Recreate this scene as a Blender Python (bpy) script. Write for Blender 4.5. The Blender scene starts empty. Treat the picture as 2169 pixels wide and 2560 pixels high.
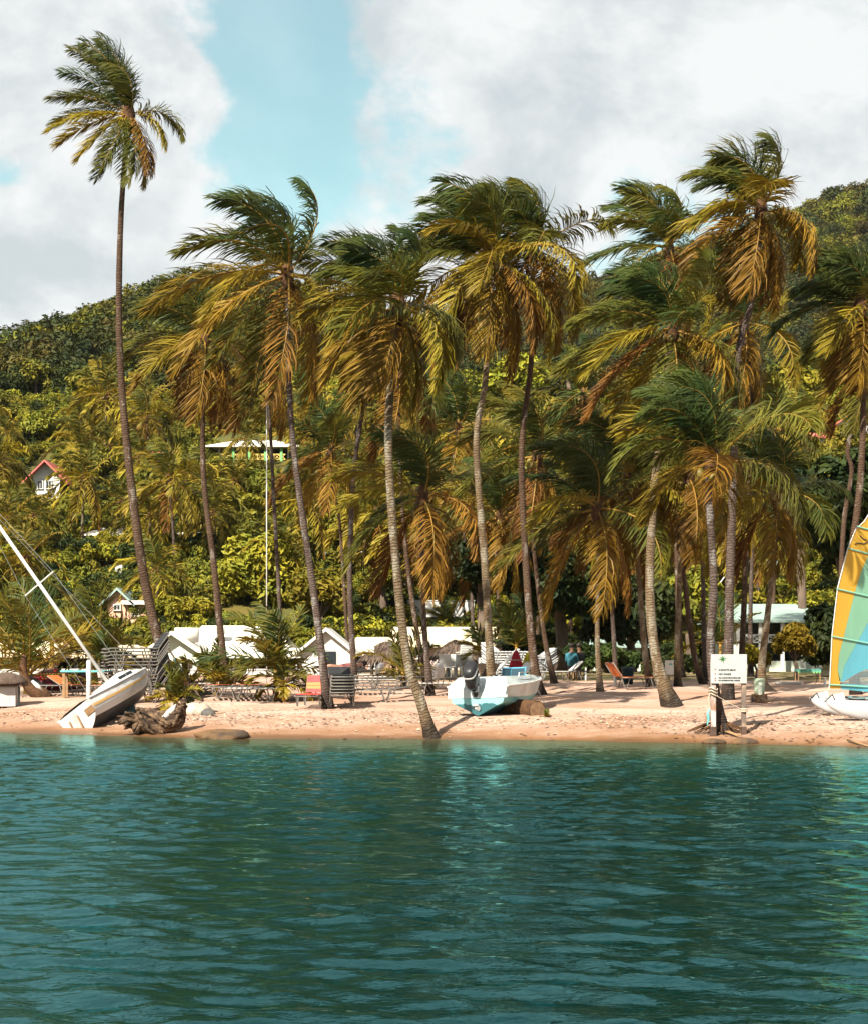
import bpy, math, random
import numpy as np
from mathutils import Vector, Matrix
sc = bpy.context.scene
COL = sc.collection
R = math.radians

# ------------------------------------------------------------------ camera
F, CX, HZ, CAMZ = 4500.0, 1084.5, 1630.0, 2.1      # focal (px of the 2169 px photo), centre column, horizon row, eye height
cam = bpy.data.cameras.new('camera'); camo = bpy.data.objects.new('camera', cam); COL.objects.link(camo)
cam.sensor_fit = 'HORIZONTAL'; cam.sensor_width = 36; cam.lens = 36 * F / 2169
cam.shift_y = (HZ - 1280) / 2169
cam.clip_start = 0.3; cam.clip_end = 6000
camo.location = (0, 0, CAMZ); camo.rotation_euler = (R(90), 0, 0)
sc.camera = camo
# ------------------------------------------------------------------ light
SUN = Vector((-0.50, -0.78, 0.82)).normalized()
EL = math.asin(SUN.z)
sl = bpy.data.lights.new('sun', 'SUN'); sl.energy = 5.0; sl.angle = R(0.5); sl.color = (1, 0.93, 0.80)
so = bpy.data.objects.new('sun', sl); COL.objects.link(so)
so.rotation_euler = SUN.to_track_quat('Z', 'Y').to_euler()
sc.view_settings.view_transform = 'Standard'; sc.view_settings.look = 'None'
sc.view_settings.exposure = 1.35; sc.view_settings.gamma = 1; sc.view_settings.use_curve_mapping = False
sc.cycles.use_denoising = True
sc.cycles.max_bounces = 6; sc.cycles.transparent_max_bounces = 6
sc.cycles.diffuse_bounces = 1; sc.cycles.glossy_bounces = 3; sc.cycles.transmission_bounces = 3
sc.cycles.caustics_reflective = False; sc.cycles.caustics_refractive = False

def sky_world():
    w = bpy.data.worlds.new('World'); sc.world = w; w.use_nodes = True
    nt = w.node_tree; N = nt.nodes; K = nt.links; N.clear()
    out = N.new('ShaderNodeOutputWorld'); bg = N.new('ShaderNodeBackground'); K.new(bg.outputs[0], out.inputs[0])
    sky = N.new('ShaderNodeTexSky'); sky.sky_type = 'NISHITA'; sky.sun_disc = False
    sky.sun_elevation = EL; sky.sun_rotation = math.atan2(SUN.x, SUN.y)
    sky.air_density = 1.0; sky.dust_density = 0.6; sky.ozone_density = 1.0
    bg.inputs[1].default_value = 0.05
    tc = N.new('ShaderNodeTexCoord')
    def math_(op, a, b=None, c=None, clamp=False):
        n = N.new('ShaderNodeMath'); n.operation = op; n.use_clamp = clamp
        for i, v in enumerate((a, b, c)):
            if v is None: continue
            if isinstance(v, (int, float)): n.inputs[i].default_value = v
            else: K.new(v, n.inputs[i])
        return n.outputs[0]
    mp = N.new('ShaderNodeMapping'); mp.inputs['Scale'].default_value = (1, 1, 1.25)
    K.new(tc.outputs['Generated'], mp.inputs[0])
    def noise(scale, detail, rough, dist=0.0, vec=None, off=None):
        n = N.new('ShaderNodeTexNoise'); n.inputs['Scale'].default_value = scale
        n.inputs['Detail'].default_value = detail; n.inputs['Roughness'].default_value = rough
        n.inputs['Distortion'].default_value = dist
        v = vec or mp.outputs[0]
        if off:
            a = N.new('ShaderNodeVectorMath'); a.operation = 'ADD'; a.inputs[1].default_value = off; K.new(v, a.inputs[0]); v = a.outputs[0]
        K.new(v, n.inputs['Vector']); return n.outputs['Fac']
    n1 = noise(6.5, 9, 0.56, 0.25, off=(0.3, 0.1, 0.75))
    n2 = noise(22, 7, 0.6, 0.3)
    dens = math_('ADD', math_('MULTIPLY', n1, 1.0), math_('MULTIPLY', n2, 0.32))
    dens = math_('ADD', dens, 0.165)
    wn = N.new('ShaderNodeTexNoise'); wn.inputs['Scale'].default_value = 14; wn.inputs['Detail'].default_value = 6; K.new(mp.outputs[0], wn.inputs['Vector'])
    wv = N.new('ShaderNodeVectorMath'); wv.operation = 'MULTIPLY_ADD'; K.new(wn.outputs['Color'], wv.inputs[0]); wv.inputs[1].default_value = (0.09, 0.09, 0.09); K.new(tc.outputs['Generated'], wv.inputs[2])
    wo = N.new('ShaderNodeVectorMath'); wo.operation = 'SUBTRACT'; K.new(wv.outputs[0], wo.inputs[0]); wo.inputs[1].default_value = (0.045, 0.045, 0.045)
    # openings where the blue shows between the clouds
    for (px, py, r, k) in ((560, 70, .030, .18), (680, 180, .05, .20), (860, 90, .03, .16), (640, 360, .04, .14), (830, 430, .06, .17), (1050, 520, .05, .12), (25, 430, .03, .26), (330, 640, .03, .1),
                           (1955, 130, .014, .22), (2500, 500, .05, .22), (-400, 100, .07, .25)):
        d = Vector(((px - CX) / F, 1, (HZ - py) / F)).normalized()
        dn = N.new('ShaderNodeVectorMath'); dn.operation = 'DISTANCE'; K.new(wo.outputs[0], dn.inputs[0]); dn.inputs[1].default_value = d
        mr = N.new('ShaderNodeMapRange'); mr.interpolation_type = 'SMOOTHSTEP'
        K.new(dn.outputs['Value'], mr.inputs[0]); mr.inputs[1].default_value = 0.0; mr.inputs[2].default_value = r * 1.7
        mr.inputs[3].default_value = k; mr.inputs[4].default_value = 0
        dens = math_('SUBTRACT', dens, mr.outputs[0])
    cov = N.new('ShaderNodeMapRange'); cov.interpolation_type = 'SMOOTHSTEP'; K.new(dens, cov.inputs[0])
    cov.inputs[1].default_value = 0.60; cov.inputs[2].default_value = 0.745
    cov.inputs[3].default_value = 0.22; cov.inputs[4].default_value = 0.98
    # cloud relief: the same billows sampled a little towards the sun
    t1 = noise(7.5, 10, 0.58, 0.25, off=(0.9, 0.3, 0.75)); t2 = noise(7.5, 10, 0.58, 0.25, off=(0.9 - 0.030, 0.3 - 0.01, 0.75 + 0.035))
    rel = math_('MULTIPLY', math_('SUBTRACT', t1, t2), 3.0)
    n4 = noise(3.2, 4, 0.5, 0, off=(1.1, 0.7, 2.4))
    lum = N.new('ShaderNodeMapRange'); K.new(math_('ADD', math_('ADD', rel, math_('MULTIPLY_ADD', n2, 0.7, -0.35)), math_('MULTIPLY_ADD', n4, 0.22, 0.165)), lum.inputs[0])
    lum.inputs[1].default_value = -0.10; lum.inputs[2].default_value = 0.50; lum.inputs[3].default_value = 0; lum.inputs[4].default_value = 1
    cc = N.new('ShaderNodeMix'); cc.data_type = 'RGBA'; K.new(lum.outputs[0], cc.inputs[0])
    cc.inputs[6].default_value = (5.1, 5.55, 5.75, 1); cc.inputs[7].default_value = (7.4, 7.5, 7.5, 1)
    tint = N.new('ShaderNodeMix'); tint.data_type = 'RGBA'; tint.blend_type = 'MULTIPLY'; tint.inputs[0].default_value = 1
    K.new(sky.outputs[0], tint.inputs[6]); tint.inputs[7].default_value = (1.45, 1.80, 1.32, 1)
    mx = N.new('ShaderNodeMix'); mx.data_type = 'RGBA'; K.new(cov.outputs[0], mx.inputs[0])
    K.new(tint.outputs[2], mx.inputs[6]); K.new(cc.outputs[2], mx.inputs[7])
    K.new(mx.outputs[2], bg.inputs[0])
sky_world()

# ------------------------------------------------------------------ helpers
def link(o, parent=None):
    COL.objects.link(o)
    if parent is not None: o.parent = parent
    return o
def tag(o, label=None, cat=None, group=None, kind=None):
    if label: o['label'] = label
    if cat: o['category'] = cat
    if group: o['group'] = group
    if kind: o['kind'] = kind
    return o
def thing(name, label, cat, loc=(0, 0, 0), rot=(0, 0, 0), group=None):
    o = bpy.data.objects.new(name, None); o.empty_display_size = 0.2
    o.location = loc; o.rotation_euler = rot
    link(o); return tag(o, label, cat, group)
def copy_tree(o, parent=None):
    c = o.copy(); COL.objects.link(c); c.parent = parent
    for ch in list(o.children): copy_tree(ch, c)
    return c
class MB:
    """collects faces for one mesh object"""
    def __init__(s): s.v = []; s.f = []; s.m = []
    def add(s, vs, fs, m=0):
        o = len(s.v); s.v += [tuple(v) for v in vs]
        s.f += [tuple(i + o for i in f) for f in fs]; s.m += [m] * len(fs); return s
    def box(s, c, d, rot=None, m=0):
        x, y, z = d[0] / 2, d[1] / 2, d[2] / 2
        vs = [Vector((sx * x, sy * y, sz * z)) for sx in (-1, 1) for sy in (-1, 1) for sz in (-1, 1)]
        if rot is not None: vs = [rot @ v for v in vs]
        c = Vector(c)
        return s.add([v + c for v in vs], [(0, 1, 3, 2), (4, 6, 7, 5), (0, 4, 5, 1), (2, 3, 7, 6), (0, 2, 6, 4), (1, 5, 7, 3)], m)
    def tube(s, pts, rad, n=8, m=0, cap=True):
        pts = [Vector(p) for p in pts]; k = len(pts)
        if isinstance(rad, (int, float)): rad = [rad] * k
        vs = []; ref = None
        for i, p in enumerate(pts):
            t = (pts[min(i + 1, k - 1)] - pts[max(i - 1, 0)])
            t = t.normalized() if t.length > 1e-9 else Vector((0, 0, 1))
            if ref is None: ref = t.orthogonal().normalized()
            ref = (ref - t * ref.dot(t)); ref = ref.normalized() if ref.length > 1e-6 else t.orthogonal().normalized()
            b = t.cross(ref)
            for j in range(n):
                a = 2 * math.pi * j / n
                vs.append(p + (ref * math.cos(a) + b * math.sin(a)) * rad[i])
        fs = [(i * n + j, i * n + (j + 1) % n, (i + 1) * n + (j + 1) % n, (i + 1) * n + j) for i in range(k - 1) for j in range(n)]
        if cap: fs += [tuple(range(n - 1, -1, -1)), tuple((k - 1) * n + j for j in range(n))]
        return s.add(vs, fs, m)
    def bar(s, a, b, w, h=None, m=0):
        a, b = Vector(a), Vector(b); d = b - a
        q = d.to_track_quat('X', 'Z').to_matrix()
        return s.box((a + b) / 2, (d.length, w, h or w), q, m)
    def lathe(s, prof, n=16, c=(0, 0, 0), m=0):
        c = Vector(c); k = len(prof)
        vs = [c + Vector((r * math.cos(2 * math.pi * j / n), r * math.sin(2 * math.pi * j / n), z)) for r, z in prof for j in range(n)]
        fs = [(i * n + j, i * n + (j + 1) % n, (i + 1) * n + (j + 1) % n, (i + 1) * n + j) for i in range(k - 1) for j in range(n)]
        fs += [tuple(range(n - 1, -1, -1)), tuple((k - 1) * n + j for j in range(n))]
        return s.add(vs, fs, m)
    def prism(s, poly, y0, y1, m=0):
        """polygon in x,z extruded along y"""
        k = len(poly)
        vs = [(x, y0, z) for x, z in poly] + [(x, y1, z) for x, z in poly]
        fs = [tuple(range(k)), tuple(range(2 * k - 1, k - 1, -1))] + [(i, i + k, (i + 1) % k + k, (i + 1) % k) for i in range(k)]
        return s.add(vs, fs, m)
    def loft(s, secs, m=0, closed=True, cap=True):
        k = len(secs[0]); vs = [v for sec in secs for v in sec]
        fs = []
        for i in range(len(secs) - 1):
            for j in range(k if closed else k - 1):
                j2 = (j + 1) % k
                fs.append((i * k + j, i * k + j2, (i + 1) * k + j2, (i + 1) * k + j))
        if cap: fs += [tuple(range(k - 1, -1, -1)), tuple((len(secs) - 1) * k + j for j in range(k))]
        return s.add(vs, fs, m)
    def mesh(s, name, mats, smooth=False):
        me = bpy.data.meshes.new(name); me.from_pydata(s.v, [], s.f)
        for mt in (mats if isinstance(mats, (list, tuple)) else [mats]): me.materials.append(mt)
        if any(s.m): me.polygons.foreach_set('material_index', s.m)
        if smooth: me.polygons.foreach_set('use_smooth', [True] * len(s.f))
        me.update(); return me
    def build(s, name, mats, parent=None, loc=None, smooth=False, bevel=0):
        o = bpy.data.objects.new(name, s.mesh(name, mats, smooth))
        if loc is not None: o.location = loc
        link(o, parent)
        if bevel:
            b = o.modifiers.new('bevel', 'BEVEL'); b.width = bevel; b.segments = 2; b.limit_method = 'ANGLE'
        return o
def obj(name, me, parent=None, loc=None):
    o = bpy.data.objects.new(name, me)
    if loc is not None: o.location = loc
    return link(o, parent)

# ------------------------------------------------------------------ materials
MATS = {}
def mat(name, col, col2=None, rough=0.7, scale=4.0, bump=0.0, bscale=None, spec=0.3, metal=0.0, transl=0.0, rnd=0.0, coords='Object', stretch=(1, 1, 1), tcol=None, detail=5, contrast=(0.35, 0.65), island=False, coat=0):
    if name in MATS: return MATS[name]
    m = bpy.data.materials.new(name); m.use_nodes = True
    nt = m.node_tree; N = nt.nodes; K = nt.links
    p = N['Principled BSDF']; out = N['Material Output']
    p.inputs['Roughness'].default_value = rough; p.inputs['Metallic'].default_value = metal
    p.inputs['Specular IOR Level'].default_value = spec; p.inputs['Coat Weight'].default_value = coat
    c = None
    if col2 is not None or bump:
        tc = N.new('ShaderNodeTexCoord'); mp = N.new('ShaderNodeMapping'); mp.inputs['Scale'].default_value = stretch
        K.new(tc.outputs[coords], mp.inputs[0])
    if col2 is not None:
        n = N.new('ShaderNodeTexNoise'); n.inputs['Scale'].default_value = scale; n.inputs['Detail'].default_value = detail; n.inputs['Roughness'].default_value = 0.6
        K.new(mp.outputs[0], n.inputs['Vector'])
        r = N.new('ShaderNodeMapRange'); K.new(n.outputs['Fac'], r.inputs[0]); r.inputs[1].default_value, r.inputs[2].default_value = contrast
        x = N.new('ShaderNodeMix'); x.data_type = 'RGBA'; K.new(r.outputs[0], x.inputs[0])
        x.inputs[6].default_value = (*col, 1); x.inputs[7].default_value = (*col2, 1); c = x.outputs[2]
    else:
        rg = N.new('ShaderNodeRGB'); rg.outputs[0].default_value = (*col, 1); c = rg.outputs[0]
    if rnd:
        if island:
            src = N.new('ShaderNodeNewGeometry').outputs['Random Per Island']
        else:
            src = N.new('ShaderNodeObjectInfo').outputs['Random']
        hs = N.new('ShaderNodeHueSaturation'); K.new(c, hs.inputs['Color'])
        a = N.new('ShaderNodeMapRange'); K.new(src, a.inputs[0]); a.inputs[3].default_value = 1 - rnd; a.inputs[4].default_value = 1 + rnd
        K.new(a.outputs[0], hs.inputs['Value'])
        b = N.new('ShaderNodeMapRange'); K.new(src, b.inputs[0]); b.inputs[3].default_value = 0.5 - rnd * 0.05; b.inputs[4].default_value = 0.5 + rnd * 0.05
        K.new(b.outputs[0], hs.inputs['Hue']); c = hs.outputs[0]
    K.new(c, p.inputs['Base Color'])
    if bump:
        bn = N.new('ShaderNodeTexNoise'); bn.inputs['Scale'].default_value = bscale or scale * 4; bn.inputs['Detail'].default_value = 4
        K.new(mp.outputs[0], bn.inputs['Vector'])
        bb = N.new('ShaderNodeBump'); bb.inputs['Strength'].default_value = bump; bb.inputs['Distance'].default_value = 0.05
        K.new(bn.outputs['Fac'], bb.inputs['Height']); K.new(bb.outputs[0], p.inputs['Normal'])
    if transl:
        t = N.new('ShaderNodeBsdfTranslucent')
        if tcol: t.inputs[0].default_value = (*tcol, 1)
        else: K.new(c, t.inputs[0])
        ms = N.new('ShaderNodeMixShader'); ms.inputs[0].default_value = transl
        K.new(p.outputs[0], ms.inputs[1]); K.new(t.outputs[0], ms.inputs[2]); K.new(ms.outputs[0], out.inputs[0])
    MATS[name] = m; return m

# ------------------------------------------------------------------ ground shape
def lerp_tab(t, tab):
    xs = [a for a, b in tab]; ys = [b for a, b in tab]; return np.interp(t, xs, ys)
SHORE = [(-0.6, 60), (-0.241, 47.0), (-0.13, 43.6), (0, 43.2), (0.095, 42.0), (0.155, 41.2), (0.241, 39.4), (0.6, 33)]
PROF = [(-60, -6), (-12, -1.6), (-3, -0.42), (0, 0), (1.2, 0.13), (3, 0.36), (6, 0.58), (9, 0.75), (15, 0.97), (25, 1.08), (36, 1.14), (80, 1.2)]
def sand_z(X, Y):
    u = np.clip(X / np.maximum(Y, 5), -0.6, 0.6)
    return lerp_tab(Y - lerp_tab(u, SHORE), PROF)
BASEZ = [(60, 0.6), (84, 0.9), (94, 1.15), (110, 4.4), (125, 8.2), (140, 12.4), (165, 20), (190, 28.7)]
def sky_tab(x):   # crest row of the near hill as a function of picture column
    return np.interp(x, [-1500, -400, 0, 100, 200, 300, 400, 560, 700, 850, 1000, 1200, 1600, 2200, 3600],
                        [1050, 985, 955, 922, 882, 838, 792, 752, 790, 850, 900, 940, 960, 930, 900])
def far_tab(x):
    return np.interp(x, [-1500, 800, 1100, 1300, 1450, 1600, 1750, 1850, 2000, 2080, 2169, 2400, 3000, 4000],
                        [1100, 1000, 870, 800, 780, 745, 690, 655, 600, 568, 540, 480, 460, 590])
def hill_z(X, Y):
    X = np.asarray(X, float); Y = np.asarray(Y, float)
    x = CX + F * np.clip(X / np.maximum(Y, 20), -0.8, 0.8)
    z = np.interp(Y, [a for a, b in BASEZ], [b for a, b in BASEZ])
    zc = CAMZ + (HZ - sky_tab(x)) * 290 / F
    t = np.clip((Y - 190) / 100, 0, 1); t = t * (1.25 - 0.25 * t)
    z = np.where(Y > 190, 28.7 + (zc - 28.7) * np.clip(t, 0, 1), z)
    zf = CAMZ + (HZ - far_tab(x)) * 600 / F
    t2 = np.clip((Y - 290) / 310, 0, 1); t2 = t2 * t2 * (3 - 2 * t2)
    zz = zc - 14 * np.sin(np.clip((Y - 290) / 120, 0, 1) * np.pi / 2)
    z = np.where(Y > 290, zz + (zf - zz) * t2, z)
    z = np.where(Y > 600, zf - (Y - 600) * 0.25, z)
    return np.maximum(z, -3)
def ground(X, Y):
    return float(sand_z(X, Y)) if Y < 88 else float(max(hill_z(X, Y), sand_z(X, Y) if Y < 96 else -9))
def PX(x, y, Y):
    """a point seen at photo column x, row y, standing Y metres out"""
    return Vector(((x - CX) * Y / F, Y, CAMZ - (y - HZ) * Y / F))
def GY(x, y, lo=38.5, hi=280):
    """distance at which the ground shows at column x, row y"""
    Y = lo
    while Y < hi:
        X = (x - CX) * Y / F
        if HZ - F * (ground(X, Y) - CAMZ) / Y <= y: return Y
        Y += 0.05
    return hi
def GP(x, y):
    Y = GY(x, y); X = (x - CX) * Y / F
    return Vector((X, Y, ground(X, Y)))
def AT(x, Y):
    X = (x - CX) * Y / F
    return Vector((X, Y, ground(X, Y)))

def grid_mesh(name, xs, ys, zf, mats, attr=None):
    X, Y = np.meshgrid(xs, ys); Z = zf(X, Y)
    nx, ny = len(xs), len(ys)
    me = bpy.data.meshes.new(name)
    me.vertices.add(nx * ny); me.vertices.foreach_set('co', np.stack([X, Y, Z], -1).astype(np.float32).ravel())
    i = np.arange(nx * ny).reshape(ny, nx)
    q = np.stack([i[:-1, :-1], i[:-1, 1:], i[1:, 1:], i[1:, :-1]], -1).reshape(-1, 4)
    me.loops.add(q.size); me.loops.foreach_set('vertex_index', q.ravel().astype(np.int32))
    me.polygons.add(len(q)); me.polygons.foreach_set('loop_start', np.arange(0, q.size, 4, dtype=np.int32))
    me.polygons.foreach_set('use_smooth', np.ones(len(q), bool))
    if attr:
        for k, fn in attr.items():
            a = me.attributes.new(k, 'FLOAT', 'POINT'); a.data.foreach_set('value', np.asarray(fn(X, Y), np.float32).ravel())
    me.update(); me.validate(); me.materials.append(mats); return me

def vnoise(X, Y, sc_, seed):
    """smooth value noise"""
    rg = np.random.default_rng(seed); T = rg.random((64, 64))
    x = np.asarray(X) / sc_; y = np.asarray(Y) / sc_
    i = np.floor(x).astype(int); j = np.floor(y).astype(int); fx = x - i; fy = y - j
    fx = fx * fx * (3 - 2 * fx); fy = fy * fy * (3 - 2 * fy)
    g = lambda a, b: T[a % 64, b % 64]
    return (g(i, j) * (1 - fx) + g(i + 1, j) * fx) * (1 - fy) + (g(i, j + 1) * (1 - fx) + g(i + 1, j + 1) * fx) * fy - 0.5

# ------------------------------------------------------------------ sea
def sea():
    xs = np.concatenate([np.linspace(-430, -12.5, 14)[:-1], np.arange(-12.5, 12.51, 0.06), np.linspace(12.5, 430, 14)[1:]])
    ys = np.concatenate([np.linspace(-100, 9, 10)[:-1], np.arange(9, 50.01, 0.06), np.linspace(50, 75, 4)[1:]])
    rg = np.random.default_rng(5)
    waves = []
    for k in range(90):
        lam = math.exp(rg.uniform(math.log(0.20), math.log(1.1)))
        th = math.atan2(-0.9, -0.42) + rg.normal(0, 0.5)
        waves.append((lam, th, rg.uniform(0, 6.28), 0.0027 * lam * rg.uniform(0.6, 1.4)))
    def zf(X, Y):
        Z = np.zeros_like(X)
        patch = 0.55 + 0.9 * np.clip(vnoise(X, Y, 4.5, 3) + 0.5, 0, 1)
        for lam, th, ph, a in waves:
            k = 2 * math.pi / lam
            s = np.sin(k * (X * math.cos(th) + Y * math.sin(th)) + ph + 1.5 * vnoise(X, Y, lam * 3, int(lam * 997) % 77))
            Z += a * (s + 0.25 * s * s)
        dep = np.clip((lerp_tab(np.clip(X / np.maximum(Y, 5), -.6, .6), SHORE) - Y) / 8, 0.14, 1)
        fine = (np.abs(X) < 12.5) & (Y > 9) & (Y < 50)
        return np.where(fine, Z * patch * dep, 0)
    m = bpy.data.materials.new('sea_water'); m.use_nodes = True
    N = m.node_tree.nodes; K = m.node_tree.links; p = N['Principled BSDF']
    p.inputs['Roughness'].default_value = 1.0; p.inputs['Specular IOR Level'].default_value = 0.0
    gl = N.new('ShaderNodeBsdfGlossy'); gl.inputs['Roughness'].default_value = 0.03; gl.inputs['Color'].default_value = (0.36, 0.80, 0.83, 1)
    fz = N.new('ShaderNodeFresnel'); fz.inputs['IOR'].default_value = 1.42
    fp_ = N.new('ShaderNodeMath'); fp_.operation = 'POWER'; fp_.inputs[1].default_value = 1.0; K.new(fz.outputs[0], fp_.inputs[0])
    mx = N.new('ShaderNodeMixShader'); K.new(fp_.outputs[0], mx.inputs[0]); K.new(p.outputs[0], mx.inputs[1]); K.new(gl.outputs[0], mx.inputs[2]); K.new(mx.outputs[0], N['Material Output'].inputs[0])
    a = N.new('ShaderNodeAttribute'); a.attribute_name = 'offshore'
    cr = N.new('ShaderNodeValToRGB'); K.new(a.outputs['Fac'], cr.inputs[0])
    e = cr.color_ramp.elements
    e[0].position = 0.0; e[0].color = (0.15, 0.085, 0.038, 1); e[1].position = 1.0; e[1].color = (0.0003, 0.010, 0.0098, 1)
    for pos, c in ((0.08, (0.09, 0.055, 0.024)), (0.20, (0.036, 0.046, 0.024)), (0.36, (0.006, 0.030, 0.025)), (0.65, (0.0005, 0.0125, 0.0115))):
        x = e.new(pos); x.color = (*c, 1)
    K.new(cr.outputs[0], p.inputs['Base Color'])
    tc = N.new('ShaderNodeTexCoord')
    mp = N.new('ShaderNodeMapping'); mp.inputs['Scale'].default_value = (1, 1.5, 1); mp.inputs['Rotation'].default_value = (0, 0, 0.35); K.new(tc.outputs['Object'], mp.inputs[0])
    n = N.new('ShaderNodeTexNoise'); n.inputs['Scale'].default_value = 11; n.inputs['Detail'].default_value = 3; n.inputs['Roughness'].default_value = 0.5; n.inputs['Distortion'].default_value = 0.4
    K.new(mp.outputs[0], n.inputs['Vector'])
    b = N.new('ShaderNodeBump'); b.inputs['Strength'].default_value = 0.5; b.inputs['Distance'].default_value = 0.012
    K.new(n.outputs['Fac'], b.inputs['Height'])
    for nd in (gl, fz): K.new(b.outputs[0], nd.inputs['Normal'])
    off = lambda X, Y: np.clip((lerp_tab(np.clip(X / np.maximum(Y, 5), -.6, .6), SHORE) - Y) / 20 + 0.02 * vnoise(X, Y, 2.0, 8), 0, 1)
    o = obj('sea', grid_mesh('sea', xs, ys, zf, m, {'offshore': off})); tag(o, kind='structure')
sea()

# ------------------------------------------------------------------ beach
def beach():
    xs = np.concatenate([np.linspace(-120, -17, 30)[:-1], np.arange(-17, 17.01, 0.16), np.linspace(17, 120, 30)[1:]])
    ys = np.concatenate([np.linspace(20, 37, 6)[:-1], np.arange(37, 64, 0.16), np.linspace(64, 100, 60)])
    def zf(X, Y):
        z = sand_z(X, Y); d = Y - lerp_tab(np.clip(X / np.maximum(Y, 5), -.6, .6), SHORE)
        w = np.clip(d / 3, 0.0, 1)
        z = z + w * (0.09 * vnoise(X, Y, 3.2, 1) + 0.06 * vnoise(X, Y, 0.9, 2) + 0.03 * vnoise(X, Y, 0.36, 4))
        z = z + np.clip(1 - np.abs(d) / 3, 0, 1) * (0.10 * vnoise(X, Y, 1.7, 21) + 0.05 * vnoise(X, Y, 0.5, 22))
        z = z + np.clip(1 - np.abs(d - 3.2) / 1.6, 0, 1) * (0.05 + 0.05 * vnoise(X, Y, 1.4, 6))
        return np.where(Y > 96, z - 3, z)
    m = bpy.data.materials.new('sand'); m.use_nodes = True
    N = m.node_tree.nodes; K = m.node_tree.links; p = N['Principled BSDF']; p.inputs['Specular IOR Level'].default_value = 0.2
    tc = N.new('ShaderNodeTexCoord')
    def noise(s, d=5, st=(1, 1, 1)):
        mp = N.new('ShaderNodeMapping'); mp.inputs['Scale'].default_value = st; K.new(tc.outputs['Object'], mp.inputs[0])
        n = N.new('ShaderNodeTexNoise'); n.inputs['Scale'].default_value = s; n.inputs['Detail'].default_value = d; n.inputs['Roughness'].default_value = 0.62
        K.new(mp.outputs[0], n.inputs['Vector']); return n.outputs['Fac']
    def mix(f, a, b):
        x = N.new('ShaderNodeMix'); x.data_type = 'RGBA'
        for s, v in ((0, f), (6, a), (7, b)):
            if isinstance(v, tuple): x.inputs[s].default_value = (*v, 1)
            else: K.new(v, x.inputs[s])
        return x.outputs[2]
    def rng(v, a, b, c=0.0, d=1.0):
        r = N.new('ShaderNodeMapRange'); K.new(v, r.inputs[0])
        for i, q in enumerate((a, b, c, d)): r.inputs[i + 1].default_value = q
        return r.outputs[0]
    dry = mix(rng(noise(0.8, 7, (0.4, 1.2, 1)), 0.38, 0.62), (0.32, 0.185, 0.122), (0.45, 0.325, 0.26))
    dry = mix(rng(noise(7, 6), 0.50, 0.72, 0, 0.6), dry, (0.24, 0.13, 0.065))
    a = N.new('ShaderNodeAttribute'); a.attribute_name = 'inland'
    wetf = N.new('ShaderNodeMath'); wetf.operation = 'ADD'; K.new(a.outputs['Fac'], wetf.inputs[0]); 
    K.new(rng(noise(1.3, 4), 0.3, 0.7, -0.5, 0.5), wetf.inputs[1])
    c = mix(rng(wetf.outputs[0], 0.3, 2.6), (0.20, 0.095, 0.04), dry)
    c = mix(rng(a.outputs['Fac'], 0.05, 0.7, 0.75, 0), c, (0.09, 0.05, 0.025))
    lit = N.new('ShaderNodeAttribute'); lit.attribute_name = 'litter'
    K2 = N.new('ShaderNodeMath'); K2.operation = 'MULTIPLY'; K.new(lit.outputs['Fac'], K2.inputs[0]); K.new(rng(noise(5, 6), 0.42, 0.6), K2.inputs[1])
    c = mix(K2.outputs[0], c, (0.12, 0.075, 0.04))
    gr = N.new('ShaderNodeAttribute'); gr.attribute_name = 'grassy'
    K3 = N.new('ShaderNodeMath'); K3.operation = 'MULTIPLY'; K.new(gr.outputs['Fac'], K3.inputs[0]); K.new(rng(noise(3, 6), 0.35, 0.55), K3.inputs[1])
    c = mix(K3.outputs[0], c, (0.09, 0.085, 0.012))
    K.new(c, p.inputs['Base Color'])
    K.new(rng(a.outputs['Fac'], 0.1, 1.5, 0.35, 0.9), p.inputs['Roughness'])
    b = N.new('ShaderNodeBump'); b.inputs['Strength'].default_value = 0.7; b.inputs['Distance'].default_value = 0.06
    K.new(noise(6, 8), b.inputs['Height']); K.new(b.outputs[0], p.inputs['Normal'])
    inl = lambda X, Y: Y - lerp_tab(np.clip(X / np.maximum(Y, 5), -.6, .6), SHORE)
    def litter(X, Y):
        d = inl(X, Y)
        return np.clip(1 - np.abs(d - 2.6) / 1.7, 0, 1) * 0.45
    def grassy(X, Y):
        return np.clip((Y - 62 - 6 * vnoise(X, Y, 5, 9)) / 3, 0, 1) * np.clip((X + 3) / 2, 0, 1) + np.clip((Y - 78) / 3, 0, 1)
    o = obj('beach', grid_mesh('beach', xs, ys, zf, m, {'inland': inl, 'litter': litter, 'grassy': lambda X, Y: np.clip(grassy(X, Y), 0, 1)})); tag(o, kind='structure')
    # ---- the hillside behind
    g = mat('hill_grass', (0.05, 0.06, 0.011), (0.12, 0.09, 0.015), rough=0.9, scale=0.12, bump=0.8, bscale=1.5)
    xs = np.linspace(-420, 420, 170); ys = np.concatenate([np.arange(84, 320, 2.5), np.arange(320, 900, 8)])
    hz = lambda X, Y: hill_z(X, Y) + 0.0 * X + np.clip((Y - 100) / 20, 0, 1) * 1.2 * vnoise(X, Y, 14, 12) - np.where(Y < 92, 0.35, 0)
    o = obj('hillside', grid_mesh('hillside', xs, ys, hz, g)); tag(o, kind='structure')
beach()

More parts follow.
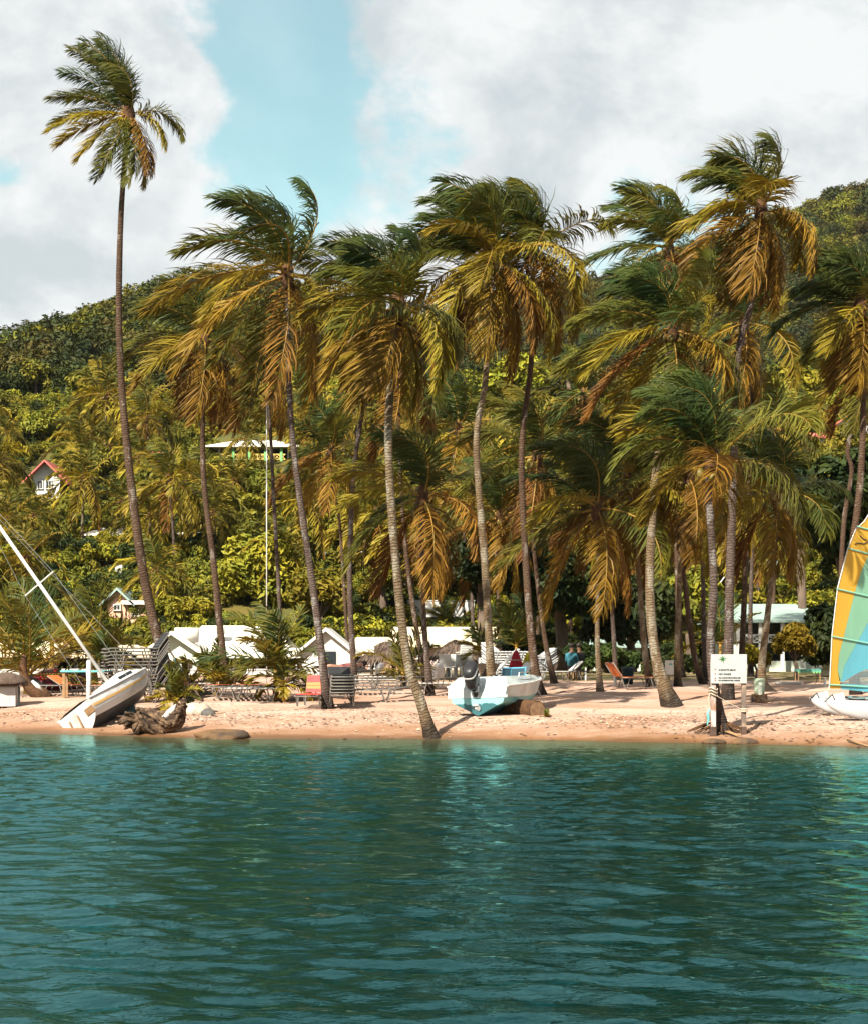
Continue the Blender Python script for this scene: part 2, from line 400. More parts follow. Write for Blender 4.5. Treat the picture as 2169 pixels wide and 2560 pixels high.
# ------------------------------------------------------------------ palms
LEAF = {
    'green':  mat('frond_green', (0.022, 0.044, 0.014), (0.062, 0.072, 0.013), rough=0.5, scale=0.8, spec=0.12, transl=0.13, rnd=0.22, tcol=(0.13, 0.13, 0.012)),
    'olive':  mat('frond_olive', (0.046, 0.056, 0.011), (0.118, 0.102, 0.012), rough=0.5, scale=0.8, spec=0.12, transl=0.13, rnd=0.22, tcol=(0.18, 0.15, 0.012)),
    'sun':    mat('frond_sunny', (0.190, 0.155, 0.014), (0.310, 0.215, 0.018), rough=0.5, scale=0.8, spec=0.15, transl=0.15, rnd=0.25, tcol=(0.34, 0.26, 0.014)),  # brighter frond for the slope palms: the sunlit look is put into the colour
    'gold':   mat('frond_gold', (0.140, 0.108, 0.012), (0.230, 0.160, 0.014), rough=0.5, scale=0.8, spec=0.12, transl=0.13, rnd=0.2, tcol=(0.25, 0.16, 0.01)),
    'amber':  mat('frond_amber', (0.215, 0.118, 0.012), (0.120, 0.068, 0.011), rough=0.5, scale=0.9, spec=0.12, transl=0.12, rnd=0.22, tcol=(0.27, 0.13, 0.01)),
    'rust':   mat('frond_rust', (0.210, 0.098, 0.014), (0.100, 0.046, 0.012), rough=0.6, scale=0.9, spec=0.12, transl=0.1, rnd=0.2, tcol=(0.24, 0.09, 0.01)),
}
STALK = mat('frond_stalk', (0.2028, 0.1326, 0.0234), (0.2496, 0.1248, 0.0156), rough=0.5, scale=2)
HEART = mat('palm_heart_fibre', (0.1014, 0.0468, 0.0172), (0.0468, 0.0234, 0.0117), rough=0.9, scale=6, bump=0.8, bscale=25)
NUT = mat('coconut_husk', (0.1794, 0.1014, 0.0156), (0.0936, 0.0780, 0.0156), rough=0.5, scale=3, rnd=0.3)
def bark_mat(name, c1, c2, cl, lich):
    m = bpy.data.materials.new(name); m.use_nodes = True
    N = m.node_tree.nodes; K = m.node_tree.links; p = N['Principled BSDF']; p.inputs['Roughness'].default_value = 0.85; p.inputs['Specular IOR Level'].default_value = 0.15
    tc = N.new('ShaderNodeTexCoord')
    def noise(s, d=4, st=(1, 1, 1)):
        mp = N.new('ShaderNodeMapping'); mp.inputs['Scale'].default_value = st; K.new(tc.outputs['Object'], mp.inputs[0])
        n = N.new('ShaderNodeTexNoise'); n.inputs['Scale'].default_value = s; n.inputs['Detail'].default_value = d; n.inputs['Roughness'].default_value = 0.65
        K.new(mp.outputs[0], n.inputs['Vector']); return n.outputs['Fac']
    def rng(v, a, b, c=0.0, d=1.0):
        r = N.new('ShaderNodeMapRange'); K.new(v, r.inputs[0])
        for i, q in enumerate((a, b, c, d)): r.inputs[i + 1].default_value = q
        return r.outputs[0]
    def mix(f, a, b):
        x = N.new('ShaderNodeMix'); x.data_type = 'RGBA'
        for s, v in ((0, f), (6, a), (7, b)):
            if isinstance(v, tuple): x.inputs[s].default_value = (*v, 1)
            else: K.new(v, x.inputs[s])
        return x.outputs[2]
    a = N.new('ShaderNodeAttribute'); a.attribute_name = 'along'
    wob = N.new('ShaderNodeMath'); wob.operation = 'MULTIPLY_ADD'; K.new(noise(5, 3), wob.inputs[0]); wob.inputs[1].default_value = 0.22; K.new(a.outputs['Fac'], wob.inputs[2])
    fr = N.new('ShaderNodeMath'); fr.operation = 'MULTIPLY'; K.new(wob.outputs[0], fr.inputs[0]); fr.inputs[1].default_value = 14.0
    fc = N.new('ShaderNodeMath'); fc.operation = 'FRACT'; K.new(fr.outputs[0], fc.inputs[0])
    ring = rng(fc.outputs[0], 0.0, 0.35)
    c = mix(rng(noise(1.2, 5, (1, 1, 0.5)), 0.38, 0.62), c1, c2)
    c = mix(rng(ring, 0, 1, 0.45, 0), c, tuple(v * 0.35 for v in c1))
    lf = N.new('ShaderNodeMath'); lf.operation = 'MULTIPLY'; K.new(rng(noise(3.2, 6, (1, 1, 0.45)), lich, lich + 0.06), lf.inputs[0]); lf.inputs[1].default_value = 0.85
    c = mix(lf.outputs[0], c, cl)
    sp = N.new('ShaderNodeMath'); sp.operation = 'MULTIPLY'; K.new(rng(noise(16, 5), 0.56, 0.66), sp.inputs[0]); sp.inputs[1].default_value = 0.7
    c = mix(sp.outputs[0], c, tuple(v * 0.45 for v in c1))
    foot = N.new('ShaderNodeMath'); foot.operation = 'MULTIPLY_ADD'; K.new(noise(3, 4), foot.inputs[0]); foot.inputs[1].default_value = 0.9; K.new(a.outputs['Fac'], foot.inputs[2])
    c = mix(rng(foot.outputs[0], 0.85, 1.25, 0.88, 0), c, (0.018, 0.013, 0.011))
    K.new(c, p.inputs['Base Color'])
    h = N.new('ShaderNodeMath'); h.operation = 'ADD'; K.new(ring, h.inputs[0]); K.new(noise(14, 5), h.inputs[1])
    b = N.new('ShaderNodeBump'); b.inputs['Strength'].default_value = 0.8; b.inputs['Distance'].default_value = 0.025
    K.new(h.outputs[0], b.inputs['Height']); K.new(b.outputs[0], p.inputs['Normal'])
    return m
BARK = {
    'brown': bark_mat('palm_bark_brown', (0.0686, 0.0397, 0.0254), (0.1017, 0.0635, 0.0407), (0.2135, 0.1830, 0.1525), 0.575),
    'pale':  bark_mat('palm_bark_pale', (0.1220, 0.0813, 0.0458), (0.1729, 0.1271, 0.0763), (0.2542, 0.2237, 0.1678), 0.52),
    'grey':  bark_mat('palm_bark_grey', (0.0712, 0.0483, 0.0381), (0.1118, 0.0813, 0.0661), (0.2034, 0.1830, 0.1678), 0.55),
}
WIND = np.array((-1.0, 0.12, 0.10)); GRAV = np.array((0.0, 0.0, -1.0))
def frond_mesh(L, az, el, w, g, rg, nl=60, lw=0.045, ll=0.95, mt='green', segs=3, curlw=0.9, curlg=0.55):
    n = 14; ds = 1.0 / n
    d = np.array((math.cos(el) * math.cos(az), math.cos(el) * math.sin(az), math.sin(el)))
    side = np.cross(d, (0, 0, 1.0)); side /= max(np.linalg.norm(side), 1e-6)
    P = [np.zeros(3)]; D = [d]; S = [side]
    for i in range(n):
        t = i * ds
        d = d + (WIND * w + GRAV * g) * ds * (0.25 + 1.7 * t); d = d / np.linalg.norm(d)
        side = side - d * side.dot(d); side /= np.linalg.norm(side)
        P.append(P[-1] + d * L * ds); D.append(d); S.append(side)
    P = np.array(P); D = np.array(D); S = np.array(S)
    roll = rg.uniform(-0.5, 0.5)
    U = np.cross(S, D); S2 = S * math.cos(roll) + U * math.sin(roll); U2 = np.cross(S2, D)
    # leaflets
    t = np.linspace(0.10, 0.995, nl); t = np.concatenate([t, t + 0.4 / nl]).clip(0, 1)
    sg = np.concatenate([np.ones(nl), -np.ones(nl)])
    keep = (rg.random(2 * nl) > 0.07) & (np.sin(t * rg.uniform(18, 40) + sg * 2 + rg.uniform(0, 6)) > -0.93); t = t[keep]; sg = sg[keep]; M = len(t)
    f = t * n; i0 = np.minimum(f.astype(int), n - 1); fr = (f - i0)[:, None]
    lp = lambda A: A[i0] * (1 - fr) + A[i0 + 1] * fr
    p0, dd, ss, uu = lp(P), lp(D), lp(S2), lp(U2)
    prof = np.interp(t, [0.08, 0.2, 0.4, 0.65, 0.88, 1], [0.45, 0.85, 1.0, 0.92, 0.62, 0.40])
    ln = ll * prof * rg.uniform(0.85, 1.12, M)
    a = (0.45 + 0.55 * t + rg.normal(0, 0.10, M))[:, None]
    q = ss * sg[:, None] * np.cos(a) + dd * np.sin(a) + uu * rg.normal(0.22, 0.14, M)[:, None]
    q /= np.linalg.norm(q, axis=1)[:, None]
    cw = (curlw * rg.uniform(0.6, 1.3, M))[:, None]; cg = (curlg * rg.uniform(0.6, 1.4, M))[:, None]
    ctr = [p0]; dirs = [q]
    for s in range(segs):
        q = q + (WIND * cw + GRAV * cg) / segs * (0.5 + s * 0.6); q /= np.linalg.norm(q, axis=1)[:, None]
        ctr.append(ctr[-1] + q * (ln / segs)[:, None]); dirs.append(q)
    wv = dd - q * (dd * q).sum(1)[:, None] + uu * rg.normal(0, 0.35, M)[:, None]; wv /= np.maximum(np.linalg.norm(wv, axis=1), 1e-6)[:, None]
    wd = [0.55, 1.0, 0.72, 0.4]
    rows = []
    for s in range(segs):
        h = wv * (lw * 0.5 * wd[s])
        rows += [ctr[s] - h, ctr[s] + h]
    rows.append(ctr[segs])
    k = 2 * segs + 1
    V = np.stack(rows, 1).reshape(-1, 3)
    base = np.arange(M) * k
    quads = np.concatenate([np.stack([base + 2 * s, base + 2 * s + 1, base + 2 * s + 3, base + 2 * s + 2], -1) for s in range(segs - 1)])
    tris = np.stack([base + 2 * segs - 2, base + 2 * segs - 1, base + 2 * segs], -1)
    # stalk
    rad = np.interp(np.linspace(0, 1, n + 1), [0, 0.08, 1], [0.055, 0.032, 0.006]) * (L / 3.5)
    ring = []
    for j in range(4):
        an = j * math.pi / 2; ring.append(P + (S * math.cos(an) + U * math.sin(an)) * rad[:, None])
    RV = np.stack(ring, 1).reshape(-1, 3); o = len(V)
    rf = np.array([(o + i * 4 + j, o + i * 4 + (j + 1) % 4, o + i * 4 + 4 + (j + 1) % 4, o + i * 4 + 4 + j) for i in range(n) for j in range(4)])
    V = np.concatenate([V, RV]).astype(np.float32)
    nq, ntr, nr = len(quads), len(tris), len(rf)
    me = bpy.data.meshes.new('frond')
    me.vertices.add(len(V)); me.vertices.foreach_set('co', V.ravel())
    idx = np.concatenate([quads.ravel(), rf.ravel(), tris.ravel()]).astype(np.int32)
    me.loops.add(len(idx)); me.loops.foreach_set('vertex_index', idx)
    ls = np.concatenate([np.arange(nq + nr) * 4, (nq + nr) * 4 + np.arange(ntr) * 3]).astype(np.int32)
    me.polygons.add(len(ls)); me.polygons.foreach_set('loop_start', ls)
    me.materials.append(LEAF[mt]); me.materials.append(STALK)
    mi = np.zeros(len(ls), np.int32); mi[nq:nq + nr] = 1
    me.polygons.foreach_set('material_index', mi)
    me.polygons.foreach_set('use_smooth', np.ones(len(ls), bool))
    me.update(); return me

def smooth_path(pts, k=8):
    pts = [Vector(p) for p in pts]; q = [pts[0] * 2 - pts[1]] + pts + [pts[-1] * 2 - pts[-2]]; out = []
    for i in range(1, len(q) - 2):
        for j in range(k):
            t = j / k
            a, b, c, d = q[i - 1], q[i], q[i + 1], q[i + 2]
            out.append(0.5 * ((2 * b) + (c - a) * t + (2 * a - 5 * b + 4 * c - d) * t * t + (3 * b - a - 3 * c + d) * t ** 3))
    return out + [pts[-1]]
def trunk_mesh(path, r0, r1, bark, rg, flare=1.9, n=12):
    path = smooth_path(path, 9)
    al = [0]
    for i in range(1, len(path)): al.append(al[-1] + (path[i] - path[i - 1]).length)
    T = al[-1]; rad = []
    for s in al:
        r = r0 + (r1 - r0) * min(1, s / T * 1.15) ** 0.7
        r *= 1 + (flare - 1) * math.exp(-s / (r0 * 2.6))
        rad.append(0.74 * r * (1 + rg.uniform(-0.045, 0.045)))
    b = MB(); b.tube(path, rad, n)
    me = b.mesh('trunk', bark, True)
    at = me.attributes.new('along', 'FLOAT', 'POINT'); at.data.foreach_set('value', np.repeat(np.array(al, np.float32), n))
    return me
NUTS = MB().lathe([(0.02, -0.14), (0.08, -0.11), (0.115, -0.03), (0.105, 0.06), (0.06, 0.12), (0.015, 0.14)], 8).mesh('coconut', NUT, True)
def crown(root, top, L, n, seed, wind=1.0, nl=104, lw=0.043, ll=1.08, nuts=4, dead=3, up=86, low=-60, young=0.0, squeeze=1.0, golds=0.35, rust=0.12, manual=None, slope=False):
    rg = np.random.default_rng(seed)
    for k in range(n):
        age = k / max(n - 1, 1)                       # 0 oldest
        az = k * 2.39996 + rg.uniform(-0.3, 0.3)
        el = R(low + (up - low) * age ** 0.95 + rg.uniform(-10, 10))
        lk = L * (0.80 + 0.28 * math.sin(math.pi * min(1, age * 1.1 + 0.15))) * rg.uniform(0.88, 1.1)
        w = wind * (0.36 + 1.4 * age) * rg.uniform(0.75, 1.25); g = (2.7 - 2.0 * age) * rg.uniform(0.75, 1.2)
        u = rg.random()
        if age < rust * 1.4 and u < 0.4: mt = 'rust'
        elif age < 0.30 and u > 0.5: mt = 'amber'
        elif age < 0.42: mt = 'gold' if u < golds * 1.3 else 'olive'
        elif age < 0.72: mt = 'gold' if u < golds * 0.45 else ('olive' if u < 0.72 else 'green')
        else: mt = 'green' if u < 0.75 else 'olive'
        if slope: mt = {'green': 'olive', 'olive': 'gold', 'gold': 'sun', 'rust': 'rust', 'amber': 'gold'}[mt]  # slope crowns step up to brighter fronds, sunlight on the hill painted in
        me = frond_mesh(lk, az, el, w, g, rg, nl, lw, ll * rg.uniform(0.88, 1.1), mt, curlw=0.62 * wind + 0.1, curlg=1.25 - 0.55 * age)
        obj('frond', me, root, top + Vector((math.cos(az) * 0.08, math.sin(az) * 0.08, 0.25 * age - 0.05)))
    for (az, el, lk, w, g, mt) in (manual or ()):
        me = frond_mesh(lk, R(az), R(el), w, g, rg, nl, lw, ll * rg.uniform(0.9, 1.1), mt, curlw=0.7, curlg=0.8)
        obj('frond', me, root, top + Vector((math.cos(R(az)) * 0.08, math.sin(R(az)) * 0.08, 0.1)))
    b = MB(); b.lathe([(0.10, -0.45), (0.17, -0.2), (0.20, 0.05), (0.13, 0.35), (0.04, 0.75)], 10)
    b.build('crown_heart', HEART, root, top, True)
    for k in range(nuts):
        a = rg.uniform(0, 6.28); o = obj('coconut', NUTS, root, top + Vector((math.cos(a) * 0.27, math.sin(a) * 0.27, -0.12 - rg.uniform(0, 0.3))))
        o.rotation_euler = (rg.uniform(-.4, .4), rg.uniform(-.4, .4), 0)
def palm(label, pts, Y=None, L=3.3, n=22, seed=1, r0=0.20, r1=0.105, bark='brown', lean=0.0, flare=1.9, group=None, name='coconut_palm', **kw):
    x0, y0 = pts[0]
    if Y is None: base = GP(x0, y0)
    else: base = AT(x0, Y)
    root = thing(name, label, 'palm tree', base, group=group)
    k = len(pts); P = []
    for i, (x, y) in enumerate(pts):
        if i == 0: P.append(Vector((0, 0, -0.25)))
        else: P.append(PX(x, y, base.y + lean * i / (k - 1)) - base)
    rg = np.random.default_rng(seed + 500)
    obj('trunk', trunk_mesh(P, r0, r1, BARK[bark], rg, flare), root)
    crown(root, P[-1], L, n, seed, **kw)
    return root

# ---- the tall palms along the beach (photo pixels, foot to crown)
G = None
palm('tallest coconut palm, slim leaning trunk and small crown far above every other palm', [(446, 1748), (369, 1488), (322, 1156), (299, 861), (302, 553), (322, 292)], L=2.82, n=0, seed=12, r0=0.23, r1=0.105, bark='brown', ll=0.72, lw=0.03, manual=(
    (100, 86, 2.66, 0.9, 0.2, 'green'), (60, 86, 2.51, 1.2, 0.2, 'green'), (150, 76, 2.66, 1.0, 0.2, 'green'), (200, 68, 2.51, 1.0, 0.3, 'olive'), (30, 84, 2.28, 1.7, 0.3, 'green'), (250, 74, 2.43, 1.2, 0.3, 'green'), (170, 52, 2.43, 0.8, 0.5, 'green'), (190, 30, 2.28, 1.0, 0.8, 'olive'), (140, 45, 2.28, 1.1, 0.8, 'olive'), (310, 60, 1.82, 1.9, 0.8, 'olive'),
    (172, 12, 2.28, 0.7, 0.9, 'olive'), (195, 2, 2.36, 0.6, 1.0, 'gold'), (210, -18, 2.36, 0.6, 0.9, 'gold'), (235, -35, 2.36, 0.6, 1.0, 'gold'), (255, -52, 2.20, 0.5, 0.8, 'olive'), (300, -62, 2.05, 0.2, 0.7, 'olive'), (335, -55, 1.98, 0.3, 0.9, 'rust'), (10, 22, 1.82, -0.1, 2.2, 'olive'), (350, -5, 1.52, 0.0, 2.2, 'gold'), (285, -70, 2.28, 0.1, 0.5, 'olive'), (240, -66, 2.28, 0.5, 0.5, 'green'), (20, -68, 2.05, 0.4, 0.6, 'gold')))
palm('coconut palm with drooping golden crown, foot beside the red lounger', [(823, 1770), (787, 1500), (738, 1156), (722, 935), (719, 692)], L=3.75, n=18, seed=23, r0=0.17, r1=0.095, bark='grey', wind=1.1, rust=0.10)
palm('dark-trunked coconut palm with rusty low fronds behind the row of beach loungers', [(566, 1715), (535, 1414), (508, 1168), (512, 850)], L=2.91, n=18, seed=34, r0=0.19, r1=0.10, wind=1.15, rust=0.2, golds=0.12)
palm('thin straight palm trunk rising behind the large young palm, crown hidden among fronds', [(704, 1704), (698, 1494), (684, 1230), (668, 905)], L=2.63, n=12, seed=45, r0=0.12, r1=0.08, bark='grey', wind=1.0, nuts=0)
palm('coconut palm with kinked grey trunk rising beside the stack of loungers', [(888, 1711), (875, 1500), (876, 1353), (886, 1168), (912, 984), (945, 740)], L=3.29, n=18, seed=56, r0=0.15, r1=0.09, bark='grey', wind=1.2, rust=0.12)
palm('pale rough-barked palm leaning out over the water at the shoreline', [(1086, 1846), (1050, 1750), (1018, 1650), (990, 1414), (971, 1107), (983, 873), (994, 770)], L=2.5, n=17, seed=67, r0=0.17, r1=0.125, bark='pale', flare=2.3, wind=1.15, rust=0.18, golds=0.5)
palm('coconut palm with a heavy drooping crown rising behind the motorboat', [(1232, 1704), (1211, 1414), (1190, 1107), (1214, 935), (1217, 650)], Y=50.5, L=3.05, n=27, seed=78, r0=0.18, r1=0.11, bark='pale', wind=1.05, rust=0.22)
palm('tall coconut palm with dark flared foot beside the yellow folded umbrella', [(1353, 1737), (1334, 1660), (1316, 1451), (1303, 1131), (1328, 885), (1330, 628)], L=3.0, n=21, seed=89, r0=0.18, r1=0.10, bark='brown', wind=1.0, flare=2.2)
palm('thick double-ridged pale palm with a broad dark buttressed foot on open sand', [(1684, 1762), (1640, 1650), (1623, 1475), (1633, 1230), (1648, 1100), (1676, 830)], L=2.91, n=20, seed=90, r0=0.21, r1=0.13, bark='pale', flare=2.6, wind=1.15, rust=0.2)
palm('tall coconut palm with rusty skirt and a trunk bending right, crown against the dark hill', [(1818, 1752), (1823, 1475), (1832, 1180), (1843, 894), (1880, 740), (1901, 530)], L=2.49, n=18, seed=101, r0=0.20, r1=0.115, bark='grey', wind=0.95, rust=0.2)
palm('leaning palm with ringed grey trunk and big arching fronds rooted behind the speed sign', [(1806, 1832), (1776, 1640), (1783, 1451), (1771, 1230), (1778, 1155)], L=2.68, n=14, seed=112, r0=0.17, r1=0.12, bark='grey', flare=2.6, wind=0.85, low=5, rust=0.02, golds=0.35, ll=1.15)
palm('coconut palm with flared foot beside the pale green pedestal, low wide crown', [(1930, 1728), (1903, 1690), (1918, 1537), (1937, 1353), (1941, 1240)], L=2.54, n=14, seed=123, r0=0.17, r1=0.10, bark='pale', flare=2.3, wind=0.6, rust=0.08)
palm('tall coconut palm standing far behind the thick pale palm, crown tips against clouds', [(1700, 1700), (1690, 1300), (1682, 900), (1672, 622)], Y=70, L=3.76, n=18, seed=134, r0=0.19, r1=0.11, wind=1.2, lw=0.055, ll=1.2)
palm('tall shaggy palm standing behind the striped sail', [(2140, 1745), (2120, 1480), (2150, 1200), (2158, 935), (2150, 770)], Y=52, L=2.35, n=20, seed=145, r0=0.18, r1=0.11, wind=1.1, rust=0.12, golds=0.2)
palm('palm with a wavy kinked trunk behind the striped sail', [(2092, 1700), (2100, 1480), (2109, 1303), (2128, 1180), (2118, 1130), (2133, 1045), (2160, 930)], Y=64, L=2.44, n=14, seed=146, r0=0.15, r1=0.10, wind=1.1, golds=0.2)
palm('coconut palm with small golden crown between the taller palms behind the sign', [(1850, 1712), (1868, 1300), (1880, 1000), (1858, 812)], Y=66, L=3.48, n=14, seed=156, r0=0.16, r1=0.10, wind=0.9, lw=0.055, golds=0.6)
# ---- slimmer palms in the grove behind
palm('slim palm whose rusty crown hangs beside the pale shoreline palm', [(1077, 1738), (1060, 1560), (1055, 1390), (1057, 1248)], L=3.10, n=14, seed=201, r0=0.15, r1=0.085, bark='grey', wind=0.9, rust=0.3, golds=.5)
palm('slim dark palm rising close behind the pale shoreline palm, towards the thatched shelter', [(1068, 1712), (1030, 1500), (1008, 1300), (996, 1050), (1000, 960)], L=2.73, n=12, seed=202, r0=0.14, r1=0.085, wind=1.0, rust=.4)
palm('slanting palm behind the folded umbrellas, curved crown over the dark tree', [(1388, 1708), (1359, 1586), (1334, 1377), (1330, 1283), (1342, 1145)], L=3.57, n=14, seed=203, r0=0.14, r1=0.085, wind=0.9)
palm('slim palm with a black foot on the sand near the shaded people', [(1500, 1728), (1492, 1600), (1494, 1400), (1491, 1275)], L=3.38, n=14, seed=204, r0=0.13, r1=0.08, bark='pale', wind=0.9, rust=0.1)
palm('slim palm leaning left beside a white post in the shade', [(1540, 1702), (1525, 1475), (1505, 1330), (1485, 1240)], L=3.01, n=10, seed=205, r0=0.13, r1=0.085, bark='grey', wind=1.0)
palm('slim palm with a whitewashed black foot next to the thick pale palm', [(1630, 1716), (1612, 1640), (1600, 1497), (1587, 1336), (1570, 1200)], L=3.38, n=14, seed=206, r0=0.16, r1=0.095, bark='pale', wind=0.9, rust=0.25)
palm('upright palm just behind the small white notice', [(1694, 1716), (1692, 1620), (1697, 1475), (1704, 1330), (1721, 1195)], L=3.01, n=14, seed=207, r0=0.15, r1=0.09, bark='pale', wind=0.9, golds=0.6)
palm('palm trunk leaning right across the grove to the back of the speed sign', [(1764, 1712), (1734, 1635), (1703, 1390), (1684, 1230), (1650, 1150)], L=3.20, n=12, seed=208, r0=0.15, r1=0.09, wind=1.0, golds=0.6)
palm('slim palm immediately behind the ringed grey trunk by the sign', [(1762, 1712), (1757, 1475), (1752, 1193), (1748, 1140)], Y=63, L=3.01, n=10, seed=209, r0=0.14, r1=0.09, bark='grey', wind=1.0)
palm('dark slim palm in front of the white veranda house', [(1876, 1690), (1875, 1537), (1881, 1353), (1886, 1250)], Y=73, L=3.01, n=12, seed=210, r0=0.15, r1=0.1, bark='grey', wind=0.8, golds=0.5)
palm('palm growing from the lawn, long low fronds over the dark tree', [(1250, 1700), (1245, 1500), (1240, 1370), (1248, 1298)], Y=78, L=3.95, n=14, seed=211, r0=0.15, r1=0.095, wind=0.8, rust=0.25, lw=0.06)
palm('slender slanting palm behind the dark spreading tree', [(1185, 1500), (1172, 1393), (1127, 1236), (1146, 1075)], Y=92, L=4.32, n=16, seed=212, r0=0.14, r1=0.10, bark='grey', wind=0.9, rust=0.15, lw=0.07, ll=1.2)
palm('palm with a leaning trunk and rusty skirt behind the kinked grey palm', [(872, 1480), (850, 1320), (830, 1200), (828, 1125)], Y=96, L=4.14, n=16, seed=213, r0=0.14, r1=0.10, wind=0.6, rust=0.25, lw=0.07, ll=1.2)
palm('windblown palm crown half hidden at the hill edge behind tall palms', [(1455, 1330), (1462, 1200), (1457, 990)], Y=112, L=4.70, n=16, seed=215, r0=0.2, r1=0.13, wind=0.9, lw=0.085, ll=1.35, rust=0.15)
palm('dark windblown palm crown above the white veranda house', [(1930, 1480), (1935, 1250), (1928, 1075)], Y=92, L=4.14, n=14, seed=216, r0=0.16, r1=0.11, wind=0.7, lw=0.07, ll=1.2)

# sight lines that stay open to the hill houses: column range, row range, distance
OPEN = [(70, 165, 1150, 1250, 160), (535, 730, 1085, 1165, 172), (380, 432, 1118, 1162, 166), (140, 350, 1285, 1440, 122), (400, 660, 1280, 1400, 124), (272, 318, 1420, 1482, 112), (262, 368, 1475, 1558, 104),
        (885, 1042, 1365, 1446, 114), (1876, 1935, 1388, 1470, 100), (1835, 2055, 1505, 1650, 86), (2036, 2092, 1072, 1128, 142), (2092, 2172, 1030, 1118, 150), (1015, 1190, 1495, 1580, 106), (545, 740, 1320, 1560, 110), (735, 870, 1405, 1570, 102)]
def blocks(x, y, Y, rx, ry):
    return any(Y < D + 2 and x + rx > a and x - rx < b and y + ry > c and y - ry < d for a, b, c, d, D in OPEN)
# ---- palms up the slope: six kinds of crown, copied
def hill_palm_proto(seed, H, bend):
    root = thing('hill_palm', 'hill palm', 'palm tree', (0, 0, 0), group='coconut palms on the slope')
    P = [Vector((0, 0, -1.0)), Vector((bend * 0.3, 0, H * 0.45)), Vector((bend, 0, H))]
    rg = np.random.default_rng(seed)
    obj('trunk', trunk_mesh(P, 0.17, 0.11, BARK[('grey', 'brown', 'pale')[seed % 3]], rg, 1.6, 8), root)
    crown(root, P[-1], 3.7, 20, seed, wind=0.55, nl=30, lw=0.11, ll=1.15, nuts=3, golds=0.85, rust=0.08, up=80, low=-60, slope=True)
    return root
PROT = [hill_palm_proto(300 + i, h, b) for i, (h, b) in enumerate(((6.0, -0.4), (8.0, 0.5), (5.0, 0.2), (9.5, -0.8), (7.0, 0.7), (4.0, -0.2)))]
HILLP = []   # crown column, crown row, distance
for s in ((205, 1075, 168), (40, 1245, 138), (150, 1235, 136), (235, 1290, 122), (265, 1080, 176), (352, 1120, 172), (445, 1165, 156), (355, 1215, 150), (310, 1275, 132), (415, 1370, 118), (490, 1385, 116), (590, 1255, 140), (565, 1090, 176),
          (330, 1070, 180), (250, 1330, 118), (120, 1330, 118), (15, 1330, 122), (205, 1430, 106), (700, 1040, 178), (770, 1060, 172), (540, 1330, 128), (670, 1290, 122), (760, 1255, 120), (905, 1200, 116), (1010, 1160, 128),
          (1085, 1120, 122), (1230, 1130, 118), (1380, 1200, 104), (1545, 1240, 98), (1600, 1150, 112), (1500, 1130, 116), (1760, 1000, 140), (1985, 1060, 132), (2060, 1030, 140), (955, 1290, 110), (1200, 1250, 100), (1300, 1060, 150), (1620, 1010, 140), (470, 1230, 142), (90, 1290, 126), (380, 1290, 126), (690, 1150, 152), (860, 1060, 160)):
    HILLP.append(s)
used = set()
MARKS = [(116, 160, 'the pink-red gabled hill house'), (630, 170, 'the green posted veranda house'), (405, 164, 'the small red roofed hut'), (250, 122, 'the pink walled hill house'), (535, 124, 'the long white roofed hill house'), (300, 105, 'the mint roofed cottage'), (960, 112, 'the white lattice veranda'), (1100, 106, 'the lawn wall'), (1905, 100, 'the tall narrow white house'), (2065, 140, 'the red roofed hill houses'), (1350, 100, 'the big dark trees'), (1600, 110, 'the grove of slim palms'), (640, 110, 'the large bright rounded tree'), (800, 104, 'the gabled white cottage'), (1300, 165, 'the yellow-green slope tree'), (60, 110, 'the low dark kiosk'), (1750, 140, 'the tall palms by the sign')]
def near(x, Y):
    return min(MARKS, key=lambda m: ((x - m[0]) * Y / F) ** 2 + ((Y - m[1]) * 0.8) ** 2)[2]
HL = {0: 'tall coconut palm on the slope with pale bare trunk beside the forest edge'}
HILLP += [(x, y, Y) for x, y, Y in ((60, 1130, 176), (130, 1110, 182), (480, 1110, 178), (620, 1200, 158), (20, 1180, 160), (180, 1180, 158), (280, 1190, 154), (520, 1190, 154), (760, 1150, 150), (820, 1000, 180), (430, 1060, 184), (150, 1040, 186), (395, 1440, 108), (60, 1420, 108), (560, 1500, 100), (720, 1380, 112), (1100, 1290, 108), (1160, 1180, 130), (1340, 1290, 96), (1420, 1290, 98), (1640, 1260, 98), (1560, 1340, 94), (1840, 1130, 118), (1990, 1230, 108))]
hr = random.Random(31)
for Y in (100, 106, 114, 122, 131, 141, 152, 163, 175, 186):
    for k in range(9):
        x = -40 + k * 250 + hr.uniform(-110, 110)
        if x > 1100 and hr.random() < 0.5: continue
        HILLP.append((x, HZ - F * (ground((x - CX) * Y / F, Y) + hr.uniform(3.2, 6.5) - CAMZ) / Y, Y))
HILLP = [h for h in HILLP if not blocks(h[0], h[1] + 10, h[2], 36, 40) and (h[2] < 166 or h[0] in (205, 352, 565, 265))]
for i, (x, y, Y) in enumerate(HILLP):
    X = (x - CX) * Y / F; zc = CAMZ - (y - HZ) * Y / F; gz = ground(X, Y); want = max(zc - gz, 2.0)
    k = min(range(6), key=lambda q: abs((6.0, 8.0, 5.0, 9.5, 7.0, 4.0)[q] - want) + 0.25 * ((i * 7 + q * 3) % 5))
    H = (6.0, 8.0, 5.0, 9.5, 7.0, 4.0)[k]; s = min(max((want / H), 0.75), 1.3)
    if k in used: o = copy_tree(PROT[k])
    else: o = PROT[k]; used.add(k)
    o.location = (X, Y, gz); o.scale = (s, s, s); o.rotation_euler = (0, 0, random.Random(i).uniform(-0.35, 0.35))
    o['label'] = ('tall' if H * s > 6.5 else 'short') + ' slope palm with ' + ('grey', 'brown', 'pale')[k % 3] + ' trunk and golden fronds near ' + near(x, Y)
